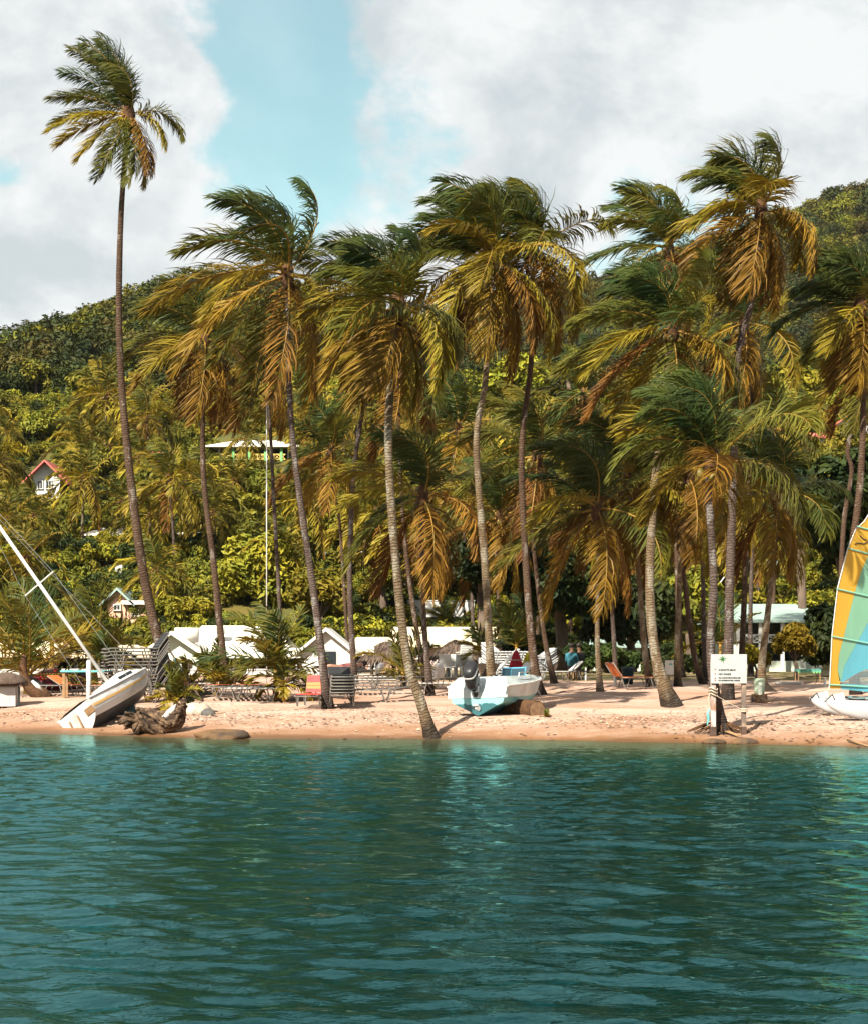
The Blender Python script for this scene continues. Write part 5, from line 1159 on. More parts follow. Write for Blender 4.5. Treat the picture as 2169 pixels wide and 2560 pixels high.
        r_ = MB(); r_.add([(0.05, dy - .015, .50), (0.45, dy - .015, .52), (0.40, dy - .015, .68), (0.12, dy - .015, .60), (0.05, dy + .015, .50), (0.45, dy + .015, .52), (0.40, dy + .015, .68), (0.12, dy + .015, .60)], [(0, 1, 2, 3), (7, 6, 5, 4), (0, 4, 5, 1), (1, 5, 6, 2), (2, 6, 7, 3), (3, 7, 4, 0)])
        r_.build('rudder_blade', WHITE, o); r_ = MB(); r_.tube([(-0.05, dy, .46), (0.06, dy, .56), (0.14, dy, .62), (0.20, dy, .50)], 0.025, 6); r_.build('rudder_bracket', BLACK, o)
        r_ = MB(); r_.tube([(0.45, dy - .02, .50), (0.9, dy - .03, .505), (1.3, dy, .50)], [0.012, 0.03, 0.012], 6); r_.build('tiller', DGREY, o)
        return o
    o = hull(0); hull(1.75)
    MB().add([(1.35, -0.202, .30), (1.60, -0.203, .30), (1.68, -0.203, .22), (1.28, -0.202, .21)], [(0, 1, 2, 3)]).build('hull_emblem', mat('faded_grey_print', (0.50, 0.55, 0.58), (0.66, 0.68, 0.69), rough=0.4, scale=9), o)
    q = MB(); q.box((1.9, 0.88, 0.53), (2.0, 1.6, 0.02)); q.build('trampoline', TURQ, root, ((2065 - 2200) * s, 0, 0.02))
    for x in (0.95, 2.95): MB().tube([(x, -0.05, 0.53), (x, 1.8, 0.53)], 0.035, 8).build('crossbeam', ALU, root, ((2065 - 2200) * s, 0, 0.02))
    MB().tube([(1.12, -0.15, 0.30), (1.14, -0.20, 0.55), (1.16, -0.18, 0.66)], 0.012, 6).build('cleat_line', BLACK, root, ((2065 - 2200) * s, 0, 0.02))
catamaran()

# ------------------------------------------------------------------ speed sign
def text_mesh(txt, size, m, name='lettering'):
    c = bpy.data.curves.new(name, 'FONT'); c.body = txt; c.size = size; c.extrude = 0.0015; c.offset = 0.0025; c.resolution_u = 2
    o = bpy.data.objects.new(name, c); COL.objects.link(o)
    dg = bpy.context.evaluated_depsgraph_get(); me = bpy.data.meshes.new_from_object(o.evaluated_get(dg)); bpy.data.objects.remove(o)
    me.name = name; me.materials.clear(); me.materials.append(m); return me
def sign():
    Y0 = 42.3; s = Y0 / F; base = PX(1822, 1858, Y0); gz = ground(base.x, base.y); base.z = gz
    root = thing('speed_sign', 'large white notice board on two rusty posts reading 4 knots max', 'sign', base, (0, 0, R(1)))
    def L(x, y): return ((x - 1822) * s, PX(x, y, Y0).z - gz)
    RP = mat('rusty_white_post', (0.40, 0.39, 0.38), (0.22, 0.09, 0.03), rough=0.8, scale=3.2, contrast=(0.42, 0.56), stretch=(1, 1, 0.6))
    RP2 = mat('rusty_dark_post', (0.13, 0.10, 0.08), (0.34, 0.24, 0.17), rough=0.85, scale=3.5, contrast=(0.45, 0.6), stretch=(1, 1, 0.6))
    x0, z0 = L(1776, 1709); x1, z1 = L(1866, 1636)
    MB().box(((x0 + x1) / 2, 0, (z0 + z1) / 2), (x1 - x0, 0.035, z1 - z0)).build('board', mat('sign_white', (0.40, 0.405, 0.395), (0.34, 0.345, 0.33), rough=0.5, scale=2), root, bevel=0.006)
    for i, x in enumerate((1783, 1860)):
        px_, _ = L(x, 1800); w = 0.12 if i == 0 else 0.10
        MB().box((px_, 0.085, (z1 - 0.05 - 0.3) / 2), (w, 0.12, z1 - 0.05 + 0.3)).build('post', RP if i == 0 else RP2, root, bevel=0.01)
        b = MB(); b.box((px_, 0.082, 0.09), (w + 0.02, 0.14, 0.22)); b.build('post_foot', DTIMB, root, bevel=0.01)
    BLK = mat('sign_print', (0.012, 0.012, 0.012), rough=0.6); GRN = mat('sign_green', (0.02, 0.10, 0.02), rough=0.6); PNK = mat('sign_icon', (0.22, 0.07, 0.06), rough=0.6)
    def put(t, x, y, size, m=BLK):
        a, z = L(x, y); o = obj('lettering', text_mesh(t, size, m), root, (a, -0.0205, z)); o.rotation_euler = (R(90), 0, 0)
    put('4 KNOTS MAX', 1794.5, 1677.5, 0.062); put('NO WAKE', 1794.5, 1688, 0.062); put('NO ANCHORING BECAUSE', 1794.5, 1696.5, 0.042); put('OF UNDERWATER CABLES', 1794.5, 1703, 0.042)
    a, z = L(1805, 1648)
    q = MB()
    for k in range(8):
        an = k * math.pi / 4 + 0.2; u = Vector((math.cos(an), 0, math.sin(an))); v = Vector((-math.sin(an), 0, math.cos(an))); r_ = 0.12 if k % 2 == 0 else 0.09
        q.add([Vector((a, -0.0195 - 0.0004 * k, z)) + w for w in (v * 0.017, u * r_, -v * 0.017)], [(0, 1, 2)])
    q.build('star_emblem', GRN, root)
    for y in (1674, 1685, 1696, 1701):
        a, z = L(1786.5, y); q = MB(); q.lathe([(0.018, -0.001), (0.018, 0.001)], 12); o = q.build('icon', PNK, root, (a, -0.0195, z)); o.rotation_euler = (R(90), 0, 0)
    rp = mat('pale_rope', (0.55, 0.46, 0.36), (0.40, 0.32, 0.24), rough=0.9, scale=12)
    a, _ = L(1783, 1800); q = MB()
    for z in (0.95, 1.02, 1.09): q.tube([(a + 0.09 * math.cos(t) * 1.1, 0.085 + 0.09 * math.sin(t) * 1.2, z + 0.03 * math.sin(t * 2)) for t in [i * math.pi / 6 for i in range(13)]], 0.016, 5)
    q.tube([(a - 0.09, 0.0, 1.0), (a - 0.13, -0.02, 0.85), (a - 0.10, -0.02, 0.75)], 0.014, 5); q.build('rope', rp, root)
    a2, _ = L(1860, 1800); q = MB()
    for z in (0.56, 0.61): q.tube([(a2 + 0.085 * math.cos(t), 0.085 + 0.1 * math.sin(t), z) for t in [i * math.pi / 6 for i in range(13)]], 0.02, 5)
    q.tube([(a + 0.08, 0.02, 0.92), (a + 0.4, 0.03, 0.74), (a2 - 0.05, 0.02, 0.6)], 0.008, 5); q.build('rope', rp, root)
    q = MB(); q.tube([(a - 0.10, 0.02, 0.62), (a - 0.14, -0.01, 0.5), (a - 0.12, 0.0, 0.36), (a - 0.15, 0.0, 0.24)], [0.02, 0.035, 0.03, 0.015], 6); q.build('net_scrap', TURQ, root)
sign()
# small notice on the palm
q = PX(1672, 1690, 58); root = thing('small_notice', 'small white notice with a teal emblem fixed between two palm trunks', 'sign', (q.x, q.y, ground(q.x, q.y)))
hz_ = PX(1672, 1651, 58).z - root.location.z; lz_ = PX(1672, 1687, 58).z - root.location.z
MB().box((0, 0, (hz_ + lz_) / 2), (0.28, 0.02, hz_ - lz_)).build('board', WHITE, root)
MB().box((0, 0.03, hz_ / 2 - 0.2), (0.05, 0.04, hz_ + 0.3)).build('post', TIMB, root)
em = mat('teal_print', (0.12, 0.40, 0.36), rough=0.6)
e = MB(); e.add([(-.02, -.012, hz_ - .16), (.11, -.012, hz_ - .16), (.10, -.012, hz_ - .13), (.04, -.012, hz_ - .07), (-.01, -.012, hz_ - .12)], [(0, 1, 2, 3, 4)]); e.build('emblem', em, root)

# ------------------------------------------------------------------ rocks, driftwood, debris
def rock(label, p, d, m, seed, name='rock', cat='rock', sub=3, rough=0.22):
    import bmesh
    bm = bmesh.new(); bmesh.ops.create_icosphere(bm, subdivisions=sub, radius=1)
    rg = np.random.default_rng(seed); W_ = rg.normal(0, 1.6, (8, 3)); ph = rg.uniform(0, 6.28, 8)
    for v in bm.verts:
        n_ = sum(math.sin(float(np.dot(W_[i], v.co)) + ph[i]) for i in range(8)) / 8 + 0.35 * sum(math.sin(3.1 * float(np.dot(W_[i], v.co)) + ph[i]) for i in range(4)) / 4
        v.co *= 1 + rough * n_; v.co = Vector((v.co.x * d[0], v.co.y * d[1], v.co.z * d[2]))
    me = bpy.data.meshes.new(name); bm.to_mesh(me); bm.free(); me.materials.append(m); me.polygons.foreach_set('use_smooth', [True] * len(me.polygons))
    o = obj(name, me, None, p); tag(o, label, cat); return o
q = GP(488, 1790); rock('pale boulder with dark underside on the sand beside the driftwood stump', (q.x, q.y, q.z + 0.12), (0.46, 0.4, 0.24), STONE, 3)
q = GP(520, 1793); rock('small dark stone leaning on the pale boulder', (q.x, q.y, q.z + 0.06), (0.20, 0.16, 0.15), mat('dark_stone', (0.05, 0.055, 0.055), (0.10, 0.09, 0.08), rough=0.8, scale=4), 4, name='stone', cat='stone')
q = GP(550, 1846); rock('flat brown rock lying at the edge of the water', (q.x, q.y - 0.1, 0.05), (0.68, 0.4, 0.20), BROCK, 5, rough=0.55)
q = GP(1783, 1858); rock('brown stone mound around the foot of the wider sign post', (q.x, q.y - 0.05, 0.02), (0.28, 0.22, 0.09), BROCK, 6, name='footing_stone', cat='stone')
q = GP(1862, 1858); rock('brown stone mound around the foot of the thinner sign post', (q.x, q.y - 0.05, 0.03), (0.30, 0.24, 0.11), BROCK, 7, name='footing_stone', cat='stone')
def driftwood():
    p = GP(395, 1834); root = thing('driftwood_stump', 'gnarled curved driftwood stump lying at the waterline', 'driftwood', p)
    s = p.y / F
    DW = mat('driftwood', (0.028, 0.016, 0.010), (0.15, 0.092, 0.052), rough=0.9, scale=9, bump=1.0, bscale=16, stretch=(0.3, 1, 1), contrast=(0.42, 0.62)); GRY = mat('bleached_wood', (0.50, 0.47, 0.44), (0.36, 0.33, 0.30), rough=0.85, scale=5)
    L = lambda x, y, d=0: Vector(((x - 395) * s, d, (1838 - y) * s))
    b = MB(); rg = random.Random(4)
    path = smooth_path([L(334, 1796), L(352, 1808), L(385, 1818), (L(420, 1816)), L(446, 1796), L(456, 1766)], 6)
    b.tube(path, [(0.15 + 0.13 * math.sin(math.pi * min(1, i / len(path) * 1.15))) * rg.uniform(0.86, 1.14) for i in range(len(path))], 12)
    for k in range(17):
        a0 = rg.uniform(0, 6.28); tw = rg.uniform(-1.2, 1.6); st_ = []; i0, i1 = rg.randrange(0, 6), rg.randrange(18, len(path))
        for i in range(i0, i1):
            t = i / len(path); rr_ = 0.20 + 0.12 * math.sin(math.pi * min(1, t * 1.15)); an = a0 + tw * t * 3
            st_.append(path[i] + Vector((0.35 * rr_ * math.sin(an), rr_ * math.cos(an), rr_ * math.sin(an))))
        b.tube(st_, [rg.uniform(0.03, 0.065) for _ in st_], 6)
    for i in range(26):
        a = rg.uniform(0, 1) ** 1.4; c = path[int(a * 26)]; e = c + Vector((rg.uniform(-.45, -.1) if a < .5 else rg.uniform(-.1, .2), rg.uniform(-.35, .1), rg.uniform(-.25, .12)))
        b.tube([c, (c + e) / 2 + Vector((0, -0.06, 0.03)), e], [rg.uniform(.06, .13), rg.uniform(.04, .09), 0.02], 7)
    jr = random.Random(8); b.v = [(x + jr.uniform(-.028, .028), y + jr.uniform(-.028, .028), z + jr.uniform(-.028, .028)) for x, y, z in b.v]
    so_ = b.build('stump_wood', DW, root, None, True)
    b = MB(); b.tube([L(398, 1806, -0.12), L(418, 1794, -0.12), L(434, 1778, -0.08), L(440, 1766)], [0.03, 0.09, 0.08, 0.02], 8); b.build('bleached_face', GRY, root, None, True)
driftwood()
young('small bushy young palm growing over the driftwood stump', 440, 1790, 0.85, 15, 420, stem=0.45, wind=0.1, lw=0.035, ll=0.32, low=-10, up=85, golds=0.35)
young('tiny green sprout on the sand beside the motorboat log', 1364, 1800, 0.22, 5, 421, stem=0.05, wind=0.0, lw=0.03, ll=0.1, low=15)
# bulbous foot of the broad young palm
p = GP(100, 1745); root = thing('palm_foot', 'bulbous leaning brown palm foot with a bleached patch and roots', 'palm trunk', p); s_ = p.y / F
b = MB(); b.tube(smooth_path([Vector((0.30, 0, -0.05)), Vector((0.05, 0, 0.10)), Vector((-0.30, 0, 0.32)), Vector((-0.50, 0, 0.75)), Vector((-0.48, 0, 1.3))], 5), [0.16, 0.17, 0.19, 0.21, 0.22, 0.23, 0.23, 0.22, 0.21, 0.20, 0.19, 0.18, 0.16, 0.15, 0.14, 0.13, 0.12, 0.11, 0.10, 0.09, 0.08], 12); b.build('foot', HEART, root, None, True)
b = MB(); b.tube([(0.12, -0.15, 0.22), (-0.03, -0.19, 0.36), (-0.20, -0.19, 0.52)], [0.03, 0.07, 0.04], 8); b.build('bleached_patch', WHITE, root, None, True)
b = MB()
for i in range(9): b.tube([(0.25, 0, 0.06), (0.36 + 0.03 * i, -0.15 + 0.04 * i, 0.02), (0.45 + 0.04 * (i % 4), -0.3 + 0.07 * i, -0.03)], [0.03, 0.02, 0.008], 5)
b.build('roots', HEART, root)
# loose sticks
STK = [('forked branch across the roots behind the speed sign', [(1770, 1822), (1800, 1830), (1845, 1846)], 0.03), ('long thin dry branch in front of the sign roots', [(1735, 1835), (1765, 1822), (1790, 1828)], 0.018), ('dark branch lying at the water edge below the catamaran', [(2118, 1856), (2150, 1866), (2190, 1878)], 0.03),
       ('thin stick on the sand right of the pale boulder', [(528, 1788), (548, 1787), (566, 1785)], 0.015), ('dry stick beside the pale green pedestal', [(1918, 1757), (1930, 1754), (1940, 1750)], 0.02), ('yellowed palm stalk lying behind the thinner sign post', [(1812, 1830), (1832, 1840), (1852, 1845)], 0.03), ('pale dry twig tangle between the sign posts', [(1795, 1838), (1815, 1826), (1840, 1834)], 0.014)]
for lab, pts, r_ in STK:
    P_ = [GP(x, y) + Vector((0, 0, r_ + 0.02)) for x, y in pts]; root = thing('driftwood_stick', lab, 'stick', P_[0])
    MB().tube([v - P_[0] for v in P_], [r_, r_ * 0.9, r_ * 0.4], 6).build('branch', TIMB, root, None, True)
# root plate of the palm behind the sign
p = GP(1800, 1832); root = thing('root_mound', 'mound of tangled brown roots behind the speed sign', 'roots', p); rg = random.Random(3); b = MB()
for i in range(46):
    a = rg.uniform(0, 6.28); r_ = rg.uniform(0.25, 0.75); e = Vector((math.cos(a) * r_ * 1.25, math.sin(a) * r_ * 0.6, rg.uniform(-0.03, 0.05)))
    b.tube([Vector((rg.uniform(-.1, .1), rg.uniform(-.1, .1), 0.28)), e * 0.5 + Vector((0, 0, rg.uniform(0.1, 0.2))), e], [0.025, 0.02, 0.008], 5)
b.build('root', HEART, root)

# pebbles, shells and leaf litter along the tide line: uncountable
def scatter_bits(name, n, lo, hi, smin, smax, m, seed, flat=0.5, xlo=-0.25, xhi=0.25, clump=1.0):
    rg = np.random.default_rng(seed); V = []; Fc = []
    base = np.array([(1, 0, 0), (0.3, 0.9, 0), (-0.8, 0.55, 0), (-0.8, -0.6, 0), (0.35, -0.9, 0), (0, 0, 0.8), (0, 0, -0.5)])
    fs = [(i, (i + 1) % 5, 5) for i in range(5)] + [((i + 1) % 5, i, 6) for i in range(5)]
    k = 0
    while k < n:
        u = rg.uniform(xlo, xhi); d = rg.normal((lo + hi) / 2, (hi - lo) / 3.2); Y = float(lerp_tab(u, SHORE)) + d
        Y = Y; X = u * Y
        if vnoise(np.array([X]), np.array([Y]), 0.9, seed + 3)[0] < -0.12 * clump: continue
        s = math.exp(rg.uniform(math.log(smin), math.log(smax))); a = rg.uniform(0, 6.28); ca, sa = math.cos(a), math.sin(a)
        q = base * np.array((s, s * rg.uniform(0.5, 1), s * flat)) * rg.uniform(0.75, 1.25, (7, 1))
        z = float(sand_z(X, Y)) + 0.02 + (0.05 if 1.6 < d < 4.8 else 0)
        o_ = len(V)
        for x, y, w in q: V.append((X + x * ca - y * sa, Y + x * sa + y * ca, z + w))
        Fc += [tuple(i + o_ for i in f) for f in fs]; k += 1
    b = MB(); b.v = V; b.f = Fc; b.m = [0] * len(Fc); return tag(b.build(name, m), None, None, None, 'stuff')
PEB = mat('pebble', (0.50, 0.38, 0.30), (0.24, 0.14, 0.09), rough=0.8, scale=2, rnd=0.5, island=True)
LIT = mat('litter', (0.09, 0.045, 0.02), (0.035, 0.02, 0.013), rough=0.9, scale=2, rnd=0.5, island=True)
tag(scatter_bits('pebbles', 2800, 1.6, 4.6, 0.012, 0.05, PEB, 1), 'pale pebbles and shells scattered along the tide line', 'pebbles')
tag(scatter_bits('leaf_litter', 2200, 0.4, 5.5, 0.012, 0.075, LIT, 2, flat=0.15), 'brown leaf litter and weed along the tide line', 'litter')

# ------------------------------------------------------------------ loungers
def lounger_into(root, back=0.0, strap=STRAPB, straps2=None, fr=FRAME, w=0.62, L_=1.85, legs=True, curved=False):
    """length along x, head at +x"""
    z = 0.32; piv = 0.55; bl = L_ / 2 - piv + 0.35
    q = MB()
    hx = piv + math.cos(back) * bl * 0.75; hz2 = z + math.sin(back) * bl * 0.75
    for sg in (-1, 1):
        P_ = [(-L_ / 2, sg * w / 2, z - 0.03), (-L_ / 2 + 0.12, sg * w / 2, z), (piv - 0.05, sg * w / 2, z), (piv + 0.03, sg * w / 2, z + 0.01), (hx, sg * w / 2, hz2)]
        q.tube(P_, 0.018, 6)
    q.tube([(hx, -w / 2, hz2), (hx + 0.05 * math.cos(back), 0, hz2 + 0.05 * math.sin(back)), (hx, w / 2, hz2)], 0.018, 6); q.tube([(-L_ / 2, -w / 2, z - 0.03), (-L_ / 2, w / 2, z - 0.03)], 0.018, 6)
    q.build('frame', fr, root, None, True)
    if legs:
        for x in (-0.55, 0.45):
            l_ = MB(); l_.tube([(x - 0.14, -w / 2, z), (x - 0.04, -w / 2, 0.02), (x + 0.04, -w / 2, 0.02), (x + 0.14, -w / 2, z)], 0.016, 6); l_.build('leg', fr, root)
            l_ = MB(); l_.tube([(x - 0.14, w / 2, z), (x - 0.04, w / 2, 0.02), (x + 0.04, w / 2, 0.02), (x + 0.14, w / 2, z)], 0.016, 6); l_.build('leg', fr, root)
    n = 9; st = MB().box((0, 0, 0), (0.095, w, 0.012)).mesh('strap', strap); st2 = MB().box((0, 0, 0), (0.095, w, 0.012)).mesh('strap', straps2) if straps2 else st
    for i in range(n):
        x = -L_ / 2 + 0.16 + i * (piv - 0.1 + L_ / 2 - 0.16) / (n - 1); obj('strap', st, root, (x, 0, z + 0.02))
    for i in range(5):
        t = 0.12 + i * 0.145; o = obj('strap', st2 if i in (1, 2) else st, root, (piv + math.cos(back) * t * bl, 0, z + 0.02 + math.sin(back) * t * bl)); o.rotation_euler = (0, -back, 0)
    return root
def lounger(label, x, y, yaw, back=0.0, strap=STRAPB, straps2=None, Y=None, group=None, fr=FRAME, z=0.0, **kw):
    p = GP(x, y) if Y is None else AT(x, Y)
    root = thing('sun_lounger', label, 'sun lounger', (p.x, p.y, p.z + z + 0.02), (0, 0, yaw), group)
    return lounger_into(root, back, strap, straps2, fr, **kw)
lounger('sun lounger with raised red and orange strapped back beside the leaning grey palm', 782, 1768, R(82), R(62), STRAPR, STRAPO)
LG = 'loungers set out on the sand'
for i, (x, y, yaw, bk, s1, lab) in enumerate(((595, 1748, 8, 0, STRAPB, 'flat dark lounger in front of the dark-trunked palm'), (640, 1752, 4, 20, STRAPW, 'pale lounger with slightly raised back beside the yellow young fronds'), (655, 1742, 12, 25, STRAPO, 'orange strapped lounger tucked behind the pale lounger'), (505, 1742, 165, 45, STRAPO, 'orange lounger with raised back by the small young palm'), (470, 1738, 170, 40, STRAPW, 'white lounger with raised back by the leaning prop pole'),
        (745, 1744, 3, 0, STRAPB, 'dark flat lounger behind the red backed lounger'), (925, 1754, 4, 8, STRAPB, 'long dark lounger nearest the water right of the lounger stack'), (945, 1736, 2, 8, STRAPB, 'dark flat lounger behind the one right of the stack'), (900, 1728, 6, 0, STRAPW, 'white lounger partly hidden behind two dark ones'), (975, 1720, 3, 0, STRAPW, 'white lounger beside the white sack at a palm foot'), (915, 1716, 20, 62, TAN, 'tan lounger with steeply raised back beside the dark palm foot'),
        (1150, 1722, 40, 50, TAN, 'tan lounger with raised back behind the motorboat bow'), (1178, 1722, 40, 50, TAN, 'second tan lounger alongside, also behind the motorboat'), (1265, 1714, 30, 45, STRAPW, 'white lounger behind the motorboat windscreen'), (1385, 1704, 10, 40, STRAPW, 'white framed lounger in shade next to slanting palm foot'), (1415, 1702, 170, 35, STRAPB, 'dark lounger in shade beside the seated people'), (1585, 1722, 200, 55, STRAPO, 'pinkish lounger with raised back at the whitewashed palm foot'), (1100, 1738, 2, 0, STRAPW, 'white lounger beside the foot of the slim palm'), (150, 1742, 175, 30, STRAPB, 'dark lounger under the turquoise table'), (205, 1742, 160, 30, STRAPO, 'orange lounger behind the white post'))):
    lounger(lab, x, y, R(yaw), R(bk), s1, group=None)
ORD = ['lowest', 'second lowest', 'third lowest', 'fourth lowest', 'fifth lowest', 'sixth lowest', 'seventh lowest', 'eighth lowest', 'ninth lowest', 'tenth lowest', 'eleventh lowest', 'twelfth lowest', 'thirteenth lowest']
def stack(label, x, y, n, yaw, dz, strap, seed, Y=None, group='stacked loungers', back=22):
    p = GP(x, y) if Y is None else AT(x, Y); first = None; rg = random.Random(seed)
    for i in range(n):
        if first is None:
            first = thing('stacked_lounger', label, 'sun lounger', (p.x, p.y, p.z), (0, 0, yaw), group); lounger_into(first, R(back), strap, None, SILV if strap is STRAPW else FRAME); o = first
        else: o = copy_tree(first)
        if n > 1: o['label'] = ORD[i] + ' ' + label if i < n - 1 else 'topmost ' + label
        o.location = (p.x + rg.uniform(-.03, .03), p.y + rg.uniform(-.03, .03), p.z + 0.02 + i * dz); o.rotation_euler = (0, 0, yaw + rg.uniform(-.03, .03))
stack('dark lounger in the tall stack behind the stranded sailboat', 338, 1742, 14, R(25), 0.095, STRAPB, 5, Y=51.5, group='tall stack of loungers by the sailboat', back=52)
stack('dark lounger in the stack beside the leaning grey palm', 852, 1766, 7, R(96), 0.085, STRAPB, 6, group='lounger stack beside the grey palm')
stack('white strapped lounger in the stack behind the red folded umbrella', 1275, 1705, 9, R(150), 0.09, STRAPW, 7, Y=64, group='lounger stack by the umbrellas', back=35)
stack('white strapped lounger in the stack behind the yellow folded umbrella', 1320, 1705, 7, R(25), 0.09, STRAPW, 8, Y=66, group='lounger stack under the dark tree', back=30)
q = PX(1262, 1668, 62); root = thing('leaning_board', 'long white board leaning over the stacked loungers', 'board', q)
MB().bar((-0.5, 0, -0.35), (0.45, 0.3, 0.62), 0.34, 0.04).build('board_panel', WHITE, root); MB().bar((0.30, 0.25, -0.55), (0.40, 0.3, 0.55), 0.05).build('prop', TIMB, root)
# folded umbrellas
def umbrella(label, x, yt, yb, Y, m):
    p = AT(x, Y); h = PX(x, yt, Y).z - p.z; lo = PX(x, yb, Y).z - p.z; root = thing('folded_umbrella', label, 'umbrella', p)
    MB().tube([(0, 0, -0.2), (0, 0, h + 0.06)], 0.022, 8).build('pole', WHITE, root)
    n = 24; q = MB(); secs = []
    for t, r_ in ((0, 0.16), (0.05, 0.22), (0.3, 0.21), (0.6, 0.15), (0.9, 0.08), (1, 0.03)):
        secs.append([(r_ * (1 + 0.28 * math.cos(i * math.pi / 1.5 + t)) * math.cos(2 * math.pi * i / n), r_ * (1 + 0.28 * math.cos(i * math.pi / 1.5 + t)) * math.sin(2 * math.pi * i / n), lo + (h - lo) * t) for i in range(n)])
    q.loft(secs); q.build('canopy', m, root, None, True); MB().tube([(0.16 * math.cos(a), 0.16 * math.sin(a), lo + (h - lo) * 0.62) for a in [i * math.pi / 6 for i in range(13)]], 0.012, 5).build('tie', WHITE, root)
umbrella('folded red beach umbrella in front of stacked loungers', 1289, 1626, 1690, 61, mat('red_canvas', (0.50, 0.03, 0.045), (0.38, 0.02, 0.03), rough=0.8, scale=3, transl=0.15))
umbrella('folded yellow beach umbrella beside a palm trunk', 1319, 1632, 1690, 61.5, mat('yellow_canvas', (0.62, 0.52, 0.03), (0.52, 0.42, 0.02), rough=0.8, scale=3, transl=0.15))
# thatched shelters
def palapa(label, x, ytop, yedge, yb, Y, rpx, seed):
    s = Y / F; p = AT(x, Y); zt = PX(x, ytop, Y).z - p.z; ze = PX(x, yedge, Y).z - p.z; r_ = rpx * s; root = thing('thatched_shelter', label, 'thatched shelter', p)
    rg = random.Random(seed); q = MB()
    q.lathe([(r_ * 0.94, ze + 0.12), (r_ * 0.75, ze + (zt - ze) * 0.42), (r_ * 0.42, ze + (zt - ze) * 0.75), (0.08, zt)], 20)
    for i in range(700):
        t = rg.random() ** 0.7; a = rg.uniform(0, 6.28); rr_ = r_ * (0.05 + 0.97 * t); z = zt + (ze + 0.08 - zt) * (t ** 1.35) + rg.uniform(-.02, .06)
        c = Vector((math.cos(a) * rr_, math.sin(a) * rr_, z)); d = Vector((math.cos(a + rg.uniform(-.35, .35)) * 0.28, math.sin(a + rg.uniform(-.35, .35)) * 0.28, -0.14 - 0.22 * t)) * rg.uniform(0.6, 1.2); tg = Vector((-math.sin(a), math.cos(a), 0)) * rg.uniform(0.03, 0.06)
        q.add([c - tg, c + tg, c + d + tg * 0.4 + Vector((0, 0, 0.02)), c + d - tg * 0.4], [(0, 1, 2, 3)])
    q.build('thatch_roof', THATCH, root)
    for k in range(4):
        a = k * math.pi / 2 + 0.5; MB().tube([(math.cos(a) * r_ * 0.6, math.sin(a) * r_ * 0.6, -0.3), (math.cos(a) * r_ * 0.6, math.sin(a) * r_ * 0.6, ze + 0.45)], 0.07, 8).build('post', DTIMB, root)
palapa('round thatched shelter behind the pale shoreline palm', 965, 1606, 1655, 1690, 76, 66, 1)
palapa('round thatched shelter over white chairs behind the motorboat', 1140, 1602, 1648, 1692, 72, 62, 2)
# white plastic chairs under the thatch
def chair_into(root):
    q = MB(); q.box((0, 0, 0.42), (0.5, 0.48, 0.035)); q.build('seat', WHITE, root, bevel=0.01)
    q = MB(); q.box((0, 0, 0), (0.48, 0.03, 0.48), Matrix.Rotation(R(-12), 3, 'X')); q.build('backrest', WHITE, root, (0, 0.27, 0.68), bevel=0.01)
    lg = MB().tube([(0, 0, 0), (0, 0, 0.42)], [0.02, 0.025], 6).mesh('leg', WHITE)
    for x in (-.22, .22):
        for y in (-.2, .2): obj('leg', lg, root, (x, y, 0))
        MB().bar((x * 1.1, -.2, .62), (x * 1.1, .24, .64), 0.05, 0.025).build('armrest', WHITE, root)
c0 = None
for i, (x, Y, yaw, lab) in enumerate(((1118, 69, 160, 'white plastic chair with its back to the beach under the thatch'), (1133, 70, 20, 'white plastic chair next to the shelter post'), (1150, 69.5, 190, 'white plastic chair at the foot of a chair stack'), (1168, 69, 90, 'white plastic chair on the outer edge of the thatched shelter'), (1100, 70, 240, 'white plastic chair beside the white sack at a palm foot'))):
    p = AT(x, Y); r_ = thing('plastic_chair', lab, 'chair', p, (0, 0, R(yaw)), 'white chairs under the thatch')
    if c0 is None: chair_into(r_); c0 = r_
    else:
        for ch in c0.children: copy_tree(ch, r_)
for k in range(5):
    p = AT(1158, 70.5); r_ = thing('plastic_chair', ORD[k] + ' white plastic chair in the stack under the thatched shelter' if k < 4 else 'topmost white plastic chair in the stack under the thatched shelter', 'chair', (p.x, p.y, p.z + 0.09 * k), (0, 0, R(200)), 'stack of white plastic chairs')
    for ch in c0.children: copy_tree(ch, r_)
SACK = mat('white_sack', (0.66, 0.62, 0.60), (0.52, 0.47, 0.46), rough=0.9, scale=4)
q = AT(1095, 66); rock('white cloth sack slumped at the foot of a slim palm by the shelter', (q.x, q.y, q.z + 0.28), (0.22, 0.2, 0.36), SACK, 11, name='cloth_sack', cat='sack')
q = AT(952, 68); rock('white cloth sack beside the yellowing young palm', (q.x, q.y, q.z + 0.26), (0.24, 0.2, 0.36), SACK, 12, name='cloth_sack', cat='sack')
# white panels strapped on palm trunks
for lab, x, y, Y in (('white box strapped to a thin palm before the thatched shelter', 976, 1608, 67), ('small white tag on the slim dark palm trunk by the thatch', 1075, 1611, 64), ('pale tag on the leaning palm beside the thatched shelter', 930, 1625, 72)):
    q = PX(x, y, Y); root = thing('tree_box', lab, 'box', q); MB().box((0, 0, 0), (0.2, 0.12, 0.22)).build('box_body', WHITE, root, bevel=0.01); MB().tube([(0.12 * math.cos(a), 0.14 + 0.12 * math.sin(a), 0) for a in [i * math.pi / 6 for i in range(13)]], 0.012, 5).build('strap', BLACK, root)
